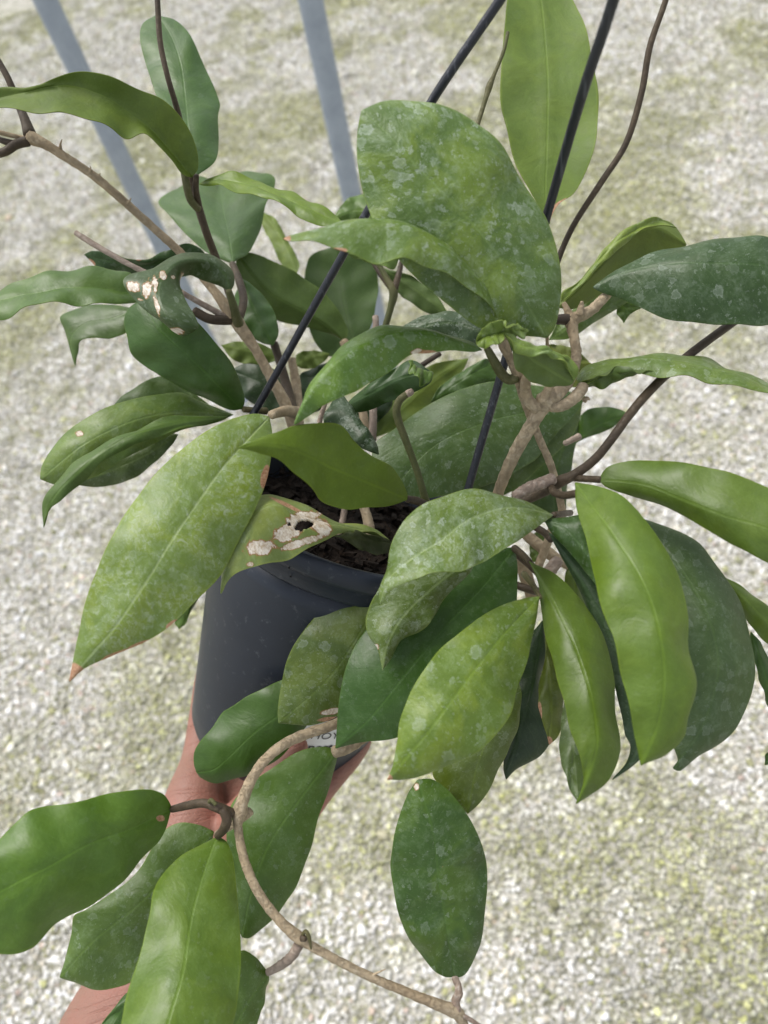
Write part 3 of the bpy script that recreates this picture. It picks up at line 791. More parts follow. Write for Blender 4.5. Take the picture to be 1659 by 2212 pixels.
leaf([(744, 738), (700, 700), (640, 665), (580, 630), (510, 548)], [(752, 718), (742, 690), (722, 658), (690, 624), (640, 590), (590, 565), (545, 545)],
     [(715, 722), (660, 706), (600, 692), (545, 655), (515, 610)], [48, 47, 46.5, 46, 46], (80, 108, 52), .7, .7, .05, .2, under=True)
leaf([(770, 755), (745, 660), (735, 590), (722, 530)], [(715, 768), (682, 742), (662, 690), (658, 600), (672, 552)], [(800, 710), (813, 650), (815, 590), (790, 545)],
     [51, 51.5, 52, 52], (62, 92, 48), .4, .4, .05, .2, under=True)
leaf([(612, 775), (550, 760), (478, 746)], [(585, 752), (540, 738), (505, 738)], [(590, 782), (545, 786), (505, 778)], [46, 46, 46], 'und', .1, .1, 0, .3, under=True)
leaf([(640, 790), (670, 772), (712, 764)], [(640, 768), (665, 758), (690, 758)], [(655, 796), (680, 794), (700, 782)], [48, 48, 48], 'und', .1, .1, 0, .3, under=True)
leaf([(505, 896), (400, 890), (300, 905), (190, 955), (87, 1036)], [(470, 880), (420, 862), (388, 849), (330, 855), (260, 870), (200, 895), (150, 926), (112, 968), (92, 1005)],
     [(470, 912), (390, 930), (300, 975), (200, 1030), (130, 1048)], [42.5, 41, 39.5, 38.5, 38.5], (104, 134, 72), .5, .6, .35, .6, haze=.15, scars=[(172, 938, 8, 6, 0)])
leaf([(460, 880), (380, 860), (300, 870), (220, 905)], [(420, 850), (385, 822), (350, 812), (310, 828), (265, 856)], [(400, 890), (320, 895), (260, 905)], [44.5, 44, 43.5, 43.5], (74, 104, 52), .3, .3, .3, .2)
leaf([(495, 900), (400, 912), (320, 930), (240, 965), (160, 1030), (110, 1085), (94, 1140)],
     [(450, 902), (400, 901), (340, 909), (280, 930), (225, 956), (180, 988), (148, 1012), (118, 1046), (98, 1082)],
     [(440, 918), (380, 932), (310, 957), (240, 988), (172, 1037), (132, 1082), (106, 1102)], [41, 39, 37.4, 36.4, 36.2, 36.4], (76, 106, 54), .6, .1, .08, .2)
leaf([(385, 938), (310, 985), (230, 1020), (148, 1042)], [(340, 935), (270, 960), (190, 1010)], [(372, 960), (335, 1000), (285, 1034), (222, 1051), (175, 1049)], [42, 41.5, 41.2, 41], (86, 110, 74), .3, .3, .5, .1)
leaf([(445, 1230), (415, 1300), (386, 1359)], [(405, 1260), (388, 1310), (377, 1345)], [(440, 1270), (413, 1318), (402, 1346)], [46, 46.5, 47], 'mid', .3, .3, .1, .1)
# centre, behind
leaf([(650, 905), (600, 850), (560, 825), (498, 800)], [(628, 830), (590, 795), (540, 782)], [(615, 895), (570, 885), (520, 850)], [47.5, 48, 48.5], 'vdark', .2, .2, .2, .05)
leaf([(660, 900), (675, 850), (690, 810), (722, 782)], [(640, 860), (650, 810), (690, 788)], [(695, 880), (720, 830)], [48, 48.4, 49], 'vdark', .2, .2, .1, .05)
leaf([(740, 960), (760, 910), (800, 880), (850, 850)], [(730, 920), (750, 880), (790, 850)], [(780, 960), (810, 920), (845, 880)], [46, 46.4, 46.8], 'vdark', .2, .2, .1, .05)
leaf([(850, 1055), (935, 965), (1050, 912), (1150, 888), (1266, 856)], [(808, 1010), (808, 962), (850, 928), (900, 890), (960, 856), (1020, 834), (1080, 825), (1150, 832), (1220, 844)],
     [(880, 1082), (940, 1075), (1037, 1054), (1101, 1026), (1133, 1007), (1162, 988), (1187, 956), (1208, 930), (1245, 890)],
     [40, 40.5, 41, 41.5, 42], (64, 92, 56), .5, .3, .5, .25, res=(90, 14))
leaf([(980, 1090), (1080, 1010), (1170, 930), (1258, 862)], [(980, 1030), (1080, 940), (1180, 870)], [(1060, 1078), (1107, 1061), (1135, 1039), (1162, 1013), (1188, 991), (1226, 955), (1250, 915)],
     [42.2, 42.6, 43, 43.4], (84, 112, 60), .3, .1, .2, .3)
leaf([(1205, 1140), (1195, 1050), (1215, 970), (1247, 888)], [(1110, 1090), (1120, 1010), (1190, 920)], [(1219, 1118), (1226, 1056), (1237, 992), (1247, 930)], [45, 45, 45.5, 46], (62, 88, 50), .3, .3, .2, .1)
leaf([(812, 945), (870, 880), (940, 820), (1012, 774)], [(815, 890), (860, 840), (915, 798), (965, 780)], [(850, 930), (905, 895), (960, 842), (1000, 800)], [47, 47.5, 48, 48.5], (134, 156, 72), .2, .2, .03, .5, under=True)
leaf([(930, 870), (1000, 820), (1075, 780)], [(948, 838), (995, 804), (1045, 778)], [(990, 860), (1050, 840), (1080, 810)], [44, 44, 44.5], (60, 92, 44), .2, .2, .2, .1)
leaf([(1180, 745), (1225, 775), (1278, 786)], [(1215, 745), (1250, 762)], [(1200, 800), (1240, 835), (1268, 825)], [44, 44, 44], (100, 116, 52), .2, .2, .1, .3, under=True)
leaf([(1150, 1215), (1165, 1180), (1172, 1140)], [(1145, 1195), (1148, 1160)], [(1172, 1210), (1188, 1170)], [44, 44, 44], (84, 108, 58), .1, .1, 0, .1)
leaf([(1236, 1215), (1245, 1300), (1262, 1420)], [(1222, 1240), (1222, 1300), (1240, 1380)], [(1252, 1230), (1268, 1300), (1275, 1380)], [40, 40, 40.5], (82, 106, 44), .1, .1, 0, .1)
# right side
leaf([(1188, 485), (1178, 420), (1181, 330), (1183, 200), (1178, 100), (1168, 0), (1150, -110)],
     [(1160, 440), (1118, 365), (1099, 305), (1085, 230), (1083, 150), (1089, 60), (1096, 0), (1120, -70)],
     [(1192, 465), (1210, 437), (1240, 416), (1266, 370), (1285, 310), (1292, 230), (1285, 150), (1266, 60), (1242, 0), (1200, -70)],
     [38, 38.5, 39, 40, 41], (124, 150, 66), -.3, -.3, .02, .35, under=True, browns=[(1212, 440, 20, 6, -.5), (1194, 466, 7, 16, .2)])
h2 = leaf([(1205, 665), (1250, 622), (1300, 568), (1350, 520), (1410, 492), (1483, 528)], [(1215, 632), (1246, 614), (1280, 574), (1310, 535), (1342, 504), (1380, 485), (1425, 474), (1458, 484)],
     [(1235, 668), (1290, 640), (1350, 600), (1420, 565), (1475, 545)], [38, 37.6, 37.6, 38, 38.5], (112, 134, 66), .5, 1.2, .05, .4, under=True)
leaf([(1280, 621), (1340, 592), (1400, 578), (1455, 571), (1580, 570), (1659, 576), (1780, 620)], [(1300, 606), (1340, 580), (1400, 550), (1460, 530), (1530, 519), (1600, 516), (1659, 518), (1730, 550)],
     [(1300, 632), (1340, 646), (1380, 666), (1430, 686), (1500, 696), (1560, 698), (1659, 700), (1730, 670)], [34.5, 33.5, 32.5, 32, 32, 32.5], (50, 78, 52), .9, .3, .6, .12, res=(90, 14))
h4 = leaf([(1243, 818), (1290, 795), (1350, 782), (1420, 780), (1490, 789), (1560, 802), (1620, 820), (1720, 872)], [(1262, 790), (1300, 781), (1350, 773), (1420, 772), (1490, 781), (1560, 794), (1620, 813), (1680, 838)],
     [(1262, 836), (1300, 822), (1350, 803), (1400, 803), (1470, 812), (1540, 826), (1600, 841), (1660, 856)], [34.5, 33.4, 32.6, 32.2, 32.2], (104, 132, 68), 1.8, -.6, .7, .4)
leaf([(1230, 965), (1290, 920), (1360, 897)], [(1248, 905), (1270, 885), (1308, 879), (1340, 884)], [(1262, 948), (1310, 930), (1345, 908)], [46, 46, 46], (60, 94, 38), .2, .2, .02, .2)
leaf([(1185, 735), (1240, 700), (1300, 670), (1375, 630)], [(1210, 690), (1270, 650), (1330, 625)], [(1230, 731), (1290, 692), (1350, 656)], [39, 39, 39.5], (84, 112, 60), .2, .2, .4, .2)
leaf([(1380, 640), (1360, 660), (1347, 698)], [(1335, 655), (1335, 675)], [(1390, 660), (1360, 680)], [40, 40, 40], (80, 112, 46), .1, .1)
cl = leaf([(1238, 828), (1190, 800), (1140, 768), (1086, 714)], [(1243, 812), (1225, 772), (1190, 757), (1150, 750), (1112, 736)],
     [(1210, 837), (1150, 827), (1120, 796), (1104, 752)], [30.6, 30.2, 29.8, 29.4], (108, 132, 84), -.3, .5, .05, .2, under=True, label='small curled pale leaf at the branching stems')
leaf([(1241, 822), (1222, 782), (1190, 764), (1150, 757), (1112, 742), (1086, 716)], [(1246, 808), (1228, 770), (1190, 754), (1150, 746), (1114, 732)],
     [(1238, 818), (1216, 784), (1188, 772), (1148, 765), (1108, 748)], [30.4, 29.8, 29.4, 29.1, 29], (140, 166, 90), .2, -.2, .4, .3, name='curled_margin', parent=cl)
leaf([(1090, 716), (1072, 722), (1050, 728), (1028, 738)], [(1080, 700), (1062, 695), (1047, 706), (1036, 716)], [(1086, 738), (1066, 748), (1044, 750), (1032, 746)], [29.2, 28.9, 28.8, 28.8], (132, 158, 88), -.4, -.5, .5, .4, name='curled_tip', parent=cl)
leaf([(1066, 702), (1090, 704), (1115, 713), (1142, 714)], [(1085, 696), (1118, 703)], [(1080, 714), (1110, 724), (1132, 726)], [29.2, 29, 29.2], (140, 164, 96), -.2, .2, .3, .2, name='curled_margin', parent=cl)
leaf([(1212, 652), (1262, 604), (1306, 550), (1350, 512), (1410, 484), (1462, 492)], [(1215, 634), (1246, 612), (1280, 572), (1310, 533), (1342, 502), (1380, 483), (1425, 472)],
     [(1236, 634), (1280, 594), (1325, 545), (1370, 508), (1420, 488), (1450, 490)], [37.5, 37.1, 37, 37.2, 37.6], (140, 164, 84), .1, -.1, .45, .5, name='rolled_margin', parent=h2)
leaf([(1246, 830), (1290, 816), (1350, 802), (1420, 802)], [(1262, 822), (1300, 808), (1350, 798)], [(1264, 840), (1310, 830), (1360, 812), (1400, 806)], [34.2, 33.4, 32.8, 32.6], (72, 98, 52), -.2, .4, .05, .2, name='folded_margin', parent=h4)
leaf([(812, 572), (860, 600), (910, 635), (968, 678)], [(845, 585), (895, 600), (940, 632)], [(835, 605), (880, 650), (930, 678)], [45, 45, 45], (74, 100, 56), .2, .2, .05, .2, under=True)
leaf([(862, 558), (800, 556), (742, 545)], [(840, 548), (790, 545)], [(850, 580), (815, 572), (775, 560)], [39, 39, 39], (130, 158, 92), .1, .1, .02, .2, under=True)
leaf([(1293, 1036), (1390, 1046), (1460, 1072), (1560, 1112), (1659, 1142), (1790, 1195)], [(1310, 1010), (1350, 997), (1400, 994), (1470, 1000), (1540, 1014), (1600, 1030), (1659, 1052), (1730, 1100)],
     [(1310, 1052), (1360, 1070), (1430, 1091), (1480, 1116), (1540, 1151), (1600, 1186), (1659, 1217), (1740, 1225)], [32.5, 31, 29.6, 28.8, 28.5], (84, 112, 44), .7, .5, .05, .25)
# lower right fan
leaf([(1242, 1042), (1320, 1150), (1385, 1255), (1416, 1335), (1434, 1450), (1424, 1550), (1384, 1654)],
     [(1246, 1100), (1268, 1170), (1285, 1240), (1296, 1310), (1328, 1400), (1354, 1500), (1370, 1580), (1380, 1630)],
     [(1290, 1054), (1350, 1080), (1402, 1130), (1440, 1190), (1470, 1250), (1485, 1330), (1490, 1400), (1500, 1470), (1482, 1545), (1475, 1590), (1432, 1634)],
     [31, 28.6, 27, 26.2, 26, 26.6], (94, 124, 42), .7, .8, .05, .25, bulge=.08, res=(96, 14))
leaf([(1143, 1212), (1200, 1310), (1250, 1420), (1280, 1530), (1288, 1620), (1244, 1737)],
     [(1162, 1260), (1168, 1310), (1178, 1360), (1196, 1430), (1216, 1510), (1236, 1590), (1256, 1660), (1262, 1705)],
     [(1195, 1240), (1250, 1290), (1282, 1340), (1310, 1400), (1330, 1480), (1337, 1560), (1335, 1630), (1315, 1680), (1278, 1712)],
     [33.5, 31.5, 30, 29, 28.6, 29], (82, 110, 34), .5, .9, .05, .2, bulge=.08, res=(96, 14))
leaf([(1230, 1470), (1235, 1560), (1238, 1640), (1247, 1730)], [(1218, 1520), (1210, 1620), (1224, 1692)], [(1262, 1520), (1290, 1600), (1300, 1680)], [32, 31, 30.5, 29.8], (74, 96, 66), .2, .2, .4, .1)
leaf([(1165, 1288), (1110, 1345), (1046, 1420), (980, 1508), (920, 1585), (836, 1685)],
     [(1140, 1290), (1080, 1310), (1020, 1345), (960, 1395), (918, 1442), (885, 1502), (865, 1560), (857, 1610), (848, 1655)],
     [(1160, 1325), (1150, 1382), (1131, 1460), (1110, 1520), (1080, 1570), (1040, 1614), (980, 1651), (920, 1673), (868, 1686)],
     [31.5, 29.8, 28.4, 27.6, 27.4, 27.8], (124, 152, 60), .5, .6, .6, .7, res=(80, 16), browns=[(838, 1680, 9, 7, 0)], label='bright light green leaf with a few pale water marks')
leaf([(1196, 1113), (1105, 1098), (1020, 1121), (955, 1166), (885, 1212), (840, 1258), (822, 1306)],
     [(1150, 1085), (1100, 1069), (1050, 1060), (990, 1062), (930, 1085), (880, 1120), (850, 1170), (830, 1222), (820, 1265)],
     [(1150, 1146), (1100, 1181), (1040, 1211), (1000, 1231), (950, 1241), (890, 1253), (845, 1276), (828, 1296)],
     [32.5, 31, 29.8, 29, 28.8, 29.2], (104, 132, 70), .8, -.7, 1.25, .5, haze=.5, res=(80, 16), label='grey-green leaf crusted with chalky water marks over the pot rim')
leaf([(1020, 1205), (940, 1265), (870, 1332), (836, 1392), (826, 1449)], [(940, 1225), (850, 1240), (818, 1270), (800, 1310), (792, 1345), (798, 1376), (815, 1400)],
     [(1020, 1228), (995, 1258), (960, 1292), (945, 1320), (908, 1362), (868, 1382), (845, 1422)], [34.6, 34, 33.4, 33, 33], (82, 108, 48), .5, .6, .8, .3, haze=.35, margin=.05, scars=[(812, 1398, 8, 7, 0)])
leaf([(1112, 1182), (1040, 1270), (970, 1345), (880, 1450), (800, 1550), (724, 1617)], [(1040, 1190), (960, 1225), (880, 1290), (810, 1340), (775, 1382), (748, 1440), (734, 1510), (728, 1570)],
     [(1118, 1235), (1112, 1320), (1060, 1450), (970, 1540), (862, 1591), (785, 1602)], [37, 36, 35, 34.2, 34, 34.4], (54, 90, 40), .6, .6, .2, .15, res=(90, 14))
leaf([(850, 1235), (775, 1370), (705, 1470), (601, 1562)], [(812, 1248), (760, 1275), (700, 1315), (650, 1370), (620, 1430), (605, 1490), (600, 1540)],
     [(860, 1320), (820, 1420), (775, 1500), (728, 1548), (680, 1563), (640, 1564)], [36.6, 36, 36, 36.4], (90, 116, 58), .6, .6, .6, .6, scars=[(715, 1536, 20, 6, -.15)], browns=[(710, 1553, 24, 5, -.1)], res=(90, 14))
leaf([(700, 1478), (640, 1520), (589, 1554), (544, 1587), (506, 1624), (464, 1660), (424, 1668)], [(650, 1460), (605, 1471), (570, 1486), (531, 1505), (503, 1524), (480, 1541), (458, 1573), (435, 1598), (421, 1622), (420, 1650)],
     [(690, 1530), (648, 1585), (600, 1640), (540, 1671), (509, 1681), (470, 1693), (448, 1690), (430, 1680)], [38.6, 38.2, 38, 38, 38, 38.4], (58, 92, 36), .6, .6, .03, .1)
leaf([(728, 1621), (655, 1716), (582, 1822), (545, 1922), (522, 2024)], [(700, 1613), (650, 1622), (600, 1650), (540, 1692), (500, 1742), (488, 1800), (498, 1870), (510, 1950), (516, 2000)],
     [(728, 1640), (715, 1692), (690, 1757), (670, 1832), (645, 1902), (620, 1947), (595, 1982), (560, 2012), (538, 2026)], [37, 36, 35.2, 34.8, 35], (76, 110, 48), .6, .7, .3, .2)
leaf([(371, 1748), (280, 1792), (190, 1824), (100, 1872), (0, 1926), (-90, 1985)], [(362, 1730), (348, 1714), (315, 1705), (250, 1713), (150, 1736), (70, 1752), (38, 1776), (0, 1812), (-60, 1880)],
     [(360, 1785), (340, 1822), (292, 1870), (250, 1906), (200, 1952), (150, 1981), (100, 2021), (68, 2046), (0, 2063), (-70, 2030)],
     [33.5, 31.5, 30, 29, 28.6, 28.8], (84, 122, 40), .5, .7, .06, .25, bulge=.08, wave=.003, res=(96, 14), browns=[(346, 1768, 9, 7, 0)])
leaf([(462, 1796), (370, 1885), (282, 1968), (205, 2030), (129, 2111)], [(430, 1782), (388, 1779), (345, 1805), (300, 1880), (240, 1930), (185, 1962), (162, 1976), (152, 2020), (140, 2070)],
     [(450, 1850), (400, 1940), (330, 2050), (285, 2115), (240, 2133), (200, 2136), (160, 2122)], [34.5, 33.6, 33, 32.6, 32.6], (96, 128, 62), .5, .5, .55, .3)
leaf([(470, 1806), (440, 1885), (412, 1990), (395, 2100), (360, 2220), (320, 2360)], [(442, 1820), (390, 1850), (350, 1890), (331, 1930), (322, 1980), (302, 2060), (286, 2110), (268, 2180), (262, 2260)],
     [(490, 1820), (502, 1850), (511, 1900), (516, 1970), (520, 2050), (515, 2130), (500, 2220), (450, 2300)], [33, 31, 29.4, 28, 27, 26.6], (98, 130, 50), .6, .8, .2, .35, bulge=.07, res=(96, 14))
leaf([(580, 2101), (545, 2150), (510, 2210), (470, 2290)], [(550, 2066), (520, 2054), (480, 2120), (460, 2200)], [(582, 2120), (572, 2158), (552, 2215), (520, 2270)], [34, 33.4, 33, 32.6], (84, 116, 50), .3, .4, .3, .2)
leaf([(330, 2110), (270, 2170), (230, 2230), (180, 2300)], [(280, 2140), (245, 2178), (215, 2220)], [(330, 2160), (300, 2220), (240, 2290)], [35.5, 35, 34.6, 34.4], (62, 98, 46), .2, .2, .2, .1)
leaf([(981, 2111), (965, 2010), (948, 1910), (935, 1800), (902, 1684)], [(960, 2109), (930, 2092), (895, 2047), (865, 1982), (850, 1920), (845, 1860), (855, 1790), (880, 1718)],
     [(1002, 2104), (1020, 2082), (1040, 2032), (1050, 1950), (1052, 1880), (1040, 1820), (1010, 1760), (970, 1710), (932, 1684)],
     [33.5, 32.8, 32.4, 32.2, 32.6], (52, 84, 36), .5, .5, .45, 1.0, scars=[(958, 1868, 5, 2, -.5), (900, 1698, 5, 7, 0)], res=(90, 14))
leaf([(1105, 1440), (1070, 1550), (1030, 1650), (1010, 1758)], [(1000, 1500), (960, 1600), (935, 1670), (960, 1705), (990, 1742)], [(1124, 1491), (1122, 1545), (1109, 1596), (1088, 1647), (1059, 1697), (1038, 1731)],
     [34.6, 34, 33.8, 34], (82, 104, 46), .3, .4, .4, .2)
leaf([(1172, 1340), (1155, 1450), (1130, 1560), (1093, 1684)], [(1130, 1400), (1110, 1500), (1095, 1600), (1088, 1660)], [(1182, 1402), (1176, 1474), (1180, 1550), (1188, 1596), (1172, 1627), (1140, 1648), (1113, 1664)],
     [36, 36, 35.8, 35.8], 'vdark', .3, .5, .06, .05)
leaf([(1178, 1375), (1185, 1450), (1190, 1530), (1187, 1609)], [(1178, 1420), (1168, 1470), (1164, 1530), (1178, 1578)], [(1200, 1420), (1216, 1480), (1216, 1550), (1203, 1590)], [35, 34.4, 34, 34], (86, 104, 44), .2, .2, .1, .3, browns=[(1186, 1602, 8, 12, 0), (1166, 1540, 5, 22, 0)], margin=.08)
leaf([(1380, 1118), (1470, 1230), (1530, 1340), (1550, 1450), (1515, 1570), (1468, 1640), (1453, 1660)],
     [(1395, 1200), (1420, 1330), (1440, 1460), (1452, 1560), (1458, 1615), (1466, 1645)],
     [(1455, 1144), (1505, 1174), (1537, 1211), (1571, 1252), (1605, 1305), (1625, 1365), (1628, 1435), (1620, 1495), (1605, 1540), (1580, 1581), (1543, 1613), (1505, 1635), (1478, 1657), (1466, 1665)],
     [34, 32.8, 32, 31.6, 31.6, 31.8], (60, 86, 58), .6, .9, .35, .2, res=(96, 14))
leaf([(1175, 1124), (1230, 1150), (1290, 1230), (1345, 1350)], [(1210, 1118), (1262, 1114), (1320, 1180), (1360, 1280)], [(1192, 1152), (1228, 1190), (1282, 1258), (1310, 1310)], [32.4, 31.6, 31.2, 31.2], (52, 84, 42), .3, .4, .5, .1)
leaf([(1185, 1150), (1260, 1260), (1330, 1400), (1372, 1540), (1380, 1620), (1322, 1685)], [(1205, 1190), (1255, 1280), (1290, 1370), (1322, 1450), (1340, 1540), (1348, 1585), (1362, 1612), (1352, 1650)],
     [(1280, 1200), (1350, 1320), (1400, 1450), (1410, 1560), (1395, 1620), (1365, 1655)], [33.4, 32.8, 32.2, 31.6, 31.2, 31.2], (44, 70, 52), .4, .3, .25, .05)
leaf([(1560, 1245), (1620, 1305), (1670, 1355), (1750, 1430)], [(1600, 1264), (1640, 1295), (1690, 1340)], [(1590, 1300), (1630, 1360), (1665, 1395), (1720, 1430)], [34.5, 34, 33.6, 33.4], (92, 120, 48), .3, .3, .05, .2)
leaf([(1622, 1365), (1640, 1420), (1662, 1490), (1690, 1590)], [(1622, 1395), (1632, 1440), (1652, 1500)], [(1645, 1390), (1668, 1440), (1690, 1520)], [35.5, 35.2, 35, 35], (60, 94, 44), .2, .2, .05, .1)
leaf([(1720, 1570), (1690, 1620), (1652, 1652)], [(1680, 1590), (1660, 1625)], [(1715, 1625), (1680, 1650)], [34, 34, 34], 'dark', .2, .2)

# ---- stems
# upper left woody vine, into the soil
stem([(66, 297, 36, 30), (95, 310, 36, 21), (130, 332, 36.2, 19), (200, 378, 36.8, 18), (280, 446, 38, 18), (340, 500, 39, 18), (390, 546, 39.6, 18), (440, 602, 40, 19), (490, 662, 40, 21), (516, 702, 40, 30), (550, 752, 40.4, 22), (588, 820, 41, 23), (616, 872, 41.6, 26), (640, 930, 42.5, 30), (668, 1020, 44, 32)])
stem([(130, 322, 36.1, 9), (131, 310, 36, 4), (134, 301, 35.9, 2)], 'tan', 'aerial_root'); stem([(194, 371, 36.6, 8), (196, 364, 36.5, 3), (195, 359, 36.4, 2)], 'tan', 'aerial_root')
stem([(214, 386, 36.9, 8), (215, 378, 36.8, 3), (217, 374, 36.8, 2)], 'tan', 'aerial_root'); stem([(276, 440, 37.8, 8), (281, 432, 37.7, 3), (283, 428, 37.6, 2)], 'tan', 'aerial_root')
stem([(-20, 105, 35.5, 13), (15, 165, 35.7, 14), (38, 220, 36, 16), (55, 262, 36, 21), (64, 290, 36, 28)], 'brown')
stem([(-20, 282, 35.4, 9), (15, 290, 35.6, 10), (45, 297, 35.9, 9), (62, 300, 36, 8)], 'tan')
stem([(-25, 336, 35.6, 17), (10, 328, 35.6, 18), (35, 312, 35.8, 20), (60, 305, 36, 22)], 'brown', 'petiole')
stem([(-15, 296, 35.8, 10), (12, 306, 35.8, 14), (38, 312, 35.9, 17), (58, 305, 36, 16)], 'brown', 'petiole')
# brown shoot between the two upright leaves
stem([(336, -60, 35, 11), (340, 0, 35.2, 12), (346, 90, 35.6, 12), (362, 165, 36, 12), (385, 245, 37, 13), (402, 320, 38, 13), (415, 395, 38.6, 16), (428, 445, 39.2, 18), (445, 500, 40, 17), (466, 556, 41, 17), (490, 620, 41.4, 16), (512, 690, 40.6, 18)], 'brown')
stem([(398, 372, 37.6, 16), (404, 405, 37.8, 17), (412, 432, 38.4, 17), (428, 452, 39, 16)], 'green', 'petiole')
stem([(424, 378, 37.6, 12), (423, 410, 38.2, 14), (428, 440, 39, 16)], 'brown', 'petiole')
stem([(502, 570, 43.6, 14), (516, 605, 42.6, 17), (526, 645, 41.6, 18), (520, 678, 40.8, 18), (512, 695, 40.4, 18)], 'brown', 'petiole')
stem([(164, 503, 37.2, 12), (200, 526, 37.2, 13), (255, 558, 37.4, 12), (300, 582, 37.6, 12), (350, 606, 38, 12), (400, 636, 38.6, 12), (450, 664, 39.2, 13), (492, 688, 39.8, 14)], 'grey', 'dead_twig')
stem([(420, 672, 39, 20), (450, 688, 39.2, 21), (480, 692, 39.6, 21), (510, 690, 40, 22)], 'brown', 'petiole')
stem([(494, 628, 38.5, 14), (504, 660, 39, 18), (512, 690, 39.6, 22), (518, 706, 40, 24)], 'green', 'petiole')
stem([(452, 618, 40, 14), (475, 650, 39.8, 16), (500, 690, 39.8, 20)], 'tan')
stem([(526, 884, 41, 14), (545, 886, 41.4, 14), (575, 888, 42, 16)], 'green', 'petiole')
stem([(588, 896, 34.2, 20), (600, 892, 36, 21), (620, 888, 39, 24), (645, 892, 42, 28)], 'tan', 'petiole')
stem([(592, 742, 44, 18), (604, 780, 44, 18), (618, 830, 44, 22), (632, 890, 43.5, 26)], 'brown')
stem([(630, 776, 45, 18), (638, 820, 45, 20), (642, 860, 44.6, 22), (645, 930, 44, 26)], 'tan')
stem([(742, 738, 47.6, 20), (752, 752, 47.6, 20), (775, 790, 47, 18)], 'tan', 'petiole')
stem([(816, 566, 44, 10), (836, 604, 44, 14), (850, 630, 44, 20), (844, 665, 44.2, 15), (832, 706, 44.5, 14), (815, 770, 45, 14), (800, 860, 46, 16)], 'green')
stem([(868, 562, 44, 9), (862, 590, 44, 13), (852, 625, 44, 16)], 'brown', 'petiole'); stem([(800, 556, 44.4, 9), (822, 590, 44.2, 14), (846, 622, 44, 16)], 'brown', 'petiole')
stem([(811, 684, 43, 14), (812, 700, 43, 14), (808, 740, 43.4, 15)], 'grey', 'dead_twig')
stem([(806, 858, 42, 18), (806, 900, 42, 17), (804, 950, 42.4, 18)], 'grey', 'dead_twig'); stem([(780, 866, 43.4, 18), (786, 905, 43.4, 20), (788, 960, 43.6, 20)], 'tan')
stem([(704, 868, 34.4, 9), (698, 885, 34.6, 10), (690, 912, 35, 11)], 'grey', 'dead_twig')
stem([(888, 846, 33.4, 9), (878, 852, 33.4, 15), (861, 868, 33.4, 17), (857, 895, 33.6, 18), (876, 950, 34, 16), (900, 1015, 34.6, 15), (914, 1062, 35, 16), (924, 1096, 35.4, 18)], 'green')
stem([(890, 845, 33.3, 14), (880, 851, 33.4, 16)], 'grey', 'cut_end')
stem([(880, 1078, 33.5, 16), (900, 1082, 34.2, 18), (922, 1092, 35, 19)], 'brown', 'petiole')
stem([(950, 764, 46, 12), (922, 782, 46, 12), (890, 804, 46.4, 12)], 'brown')
# right hand trunk and its nodes
stem([(1180, 862, 33, 54), (1168, 884, 33.2, 40), (1150, 915, 33.6, 35), (1118, 968, 34.6, 33), (1094, 1018, 35.6, 30), (1078, 1060, 36.6, 28), (1062, 1110, 38, 28), (1050, 1180, 40, 28)])
stem([(1178, 866, 33, 40), (1200, 852, 33, 40), (1222, 828, 33.4, 36), (1238, 800, 33.8, 30), (1245, 765, 34, 26), (1240, 728, 34.2, 25), (1233, 692, 34.4, 34)])
stem([(1236, 696, 34.4, 32), (1226, 672, 34.4, 18), (1218, 655, 34.4, 12)]); stem([(1230, 690, 34.4, 26), (1208, 690, 34.2, 22), (1194, 692, 34.2, 18)], 'brown')
stem([(1232, 692, 34.4, 36), (1255, 682, 34.4, 30), (1280, 668, 34.5, 27), (1300, 648, 34.6, 25), (1318, 630, 34.8, 22)], 'tan', 'petiole')
stem([(1252, 680, 34.2, 24), (1256, 660, 34.1, 14), (1257, 652, 34, 8)], 'tan', 'aerial_root')
stem([(1190, 880, 33, 26), (1215, 876, 33, 29), (1240, 860, 33.2, 30), (1256, 842, 33.8, 30), (1262, 830, 34.4, 26)], 'tan', 'petiole')
stem([(1160, 882, 33, 30), (1142, 866, 32.8, 29), (1135, 845, 32.4, 28), (1136, 822, 31.6, 26), (1140, 808, 31.2, 18)], 'tan', 'petiole')
stem([(1172, 866, 32.6, 26), (1180, 848, 32.4, 22), (1192, 828, 32.2, 20)], 'tan')
stem([(1262, 866, 34, 14), (1268, 860, 34, 10), (1274, 864, 34, 3)], 'tan', 'aerial_root')
stem([(1076, 690, 30.4, 16), (1078, 715, 30.8, 18), (1088, 745, 31.2, 26), (1102, 775, 31.6, 22), (1118, 808, 32, 28), (1128, 850, 33.4, 22), (1146, 900, 34.6, 20), (1166, 950, 35.4, 19), (1190, 1005, 36, 19), (1206, 1060, 36.6, 19), (1216, 1115, 37.4, 20)])
stem([(1052, 752, 31.2, 15), (1066, 778, 31.4, 20), (1084, 808, 31.8, 22), (1100, 820, 32, 22), (1116, 816, 32, 22)], 'green', 'petiole')
stem([(1182, 718, 31, 8), (1182, 740, 31.6, 9), (1186, 790, 32.6, 12)], 'tan', 'petiole')
stem([(1112, 1072, 33.6, 22), (1140, 1056, 33.6, 27), (1170, 1044, 33.6, 27), (1196, 1034, 33.6, 25)], 'grey', 'dead_twig')
stem([(1122, 1086, 35, 20), (1180, 1060, 34.4, 22), (1206, 1042, 34, 27), (1240, 1026, 33.6, 22), (1285, 992, 33.4, 20), (1320, 950, 33.2, 20), (1355, 902, 33.2, 20), (1400, 848, 33.4, 20), (1470, 782, 34, 19), (1530, 735, 34.4, 19), (1590, 692, 34.8, 18), (1720, 600, 36, 16)], 'brown')
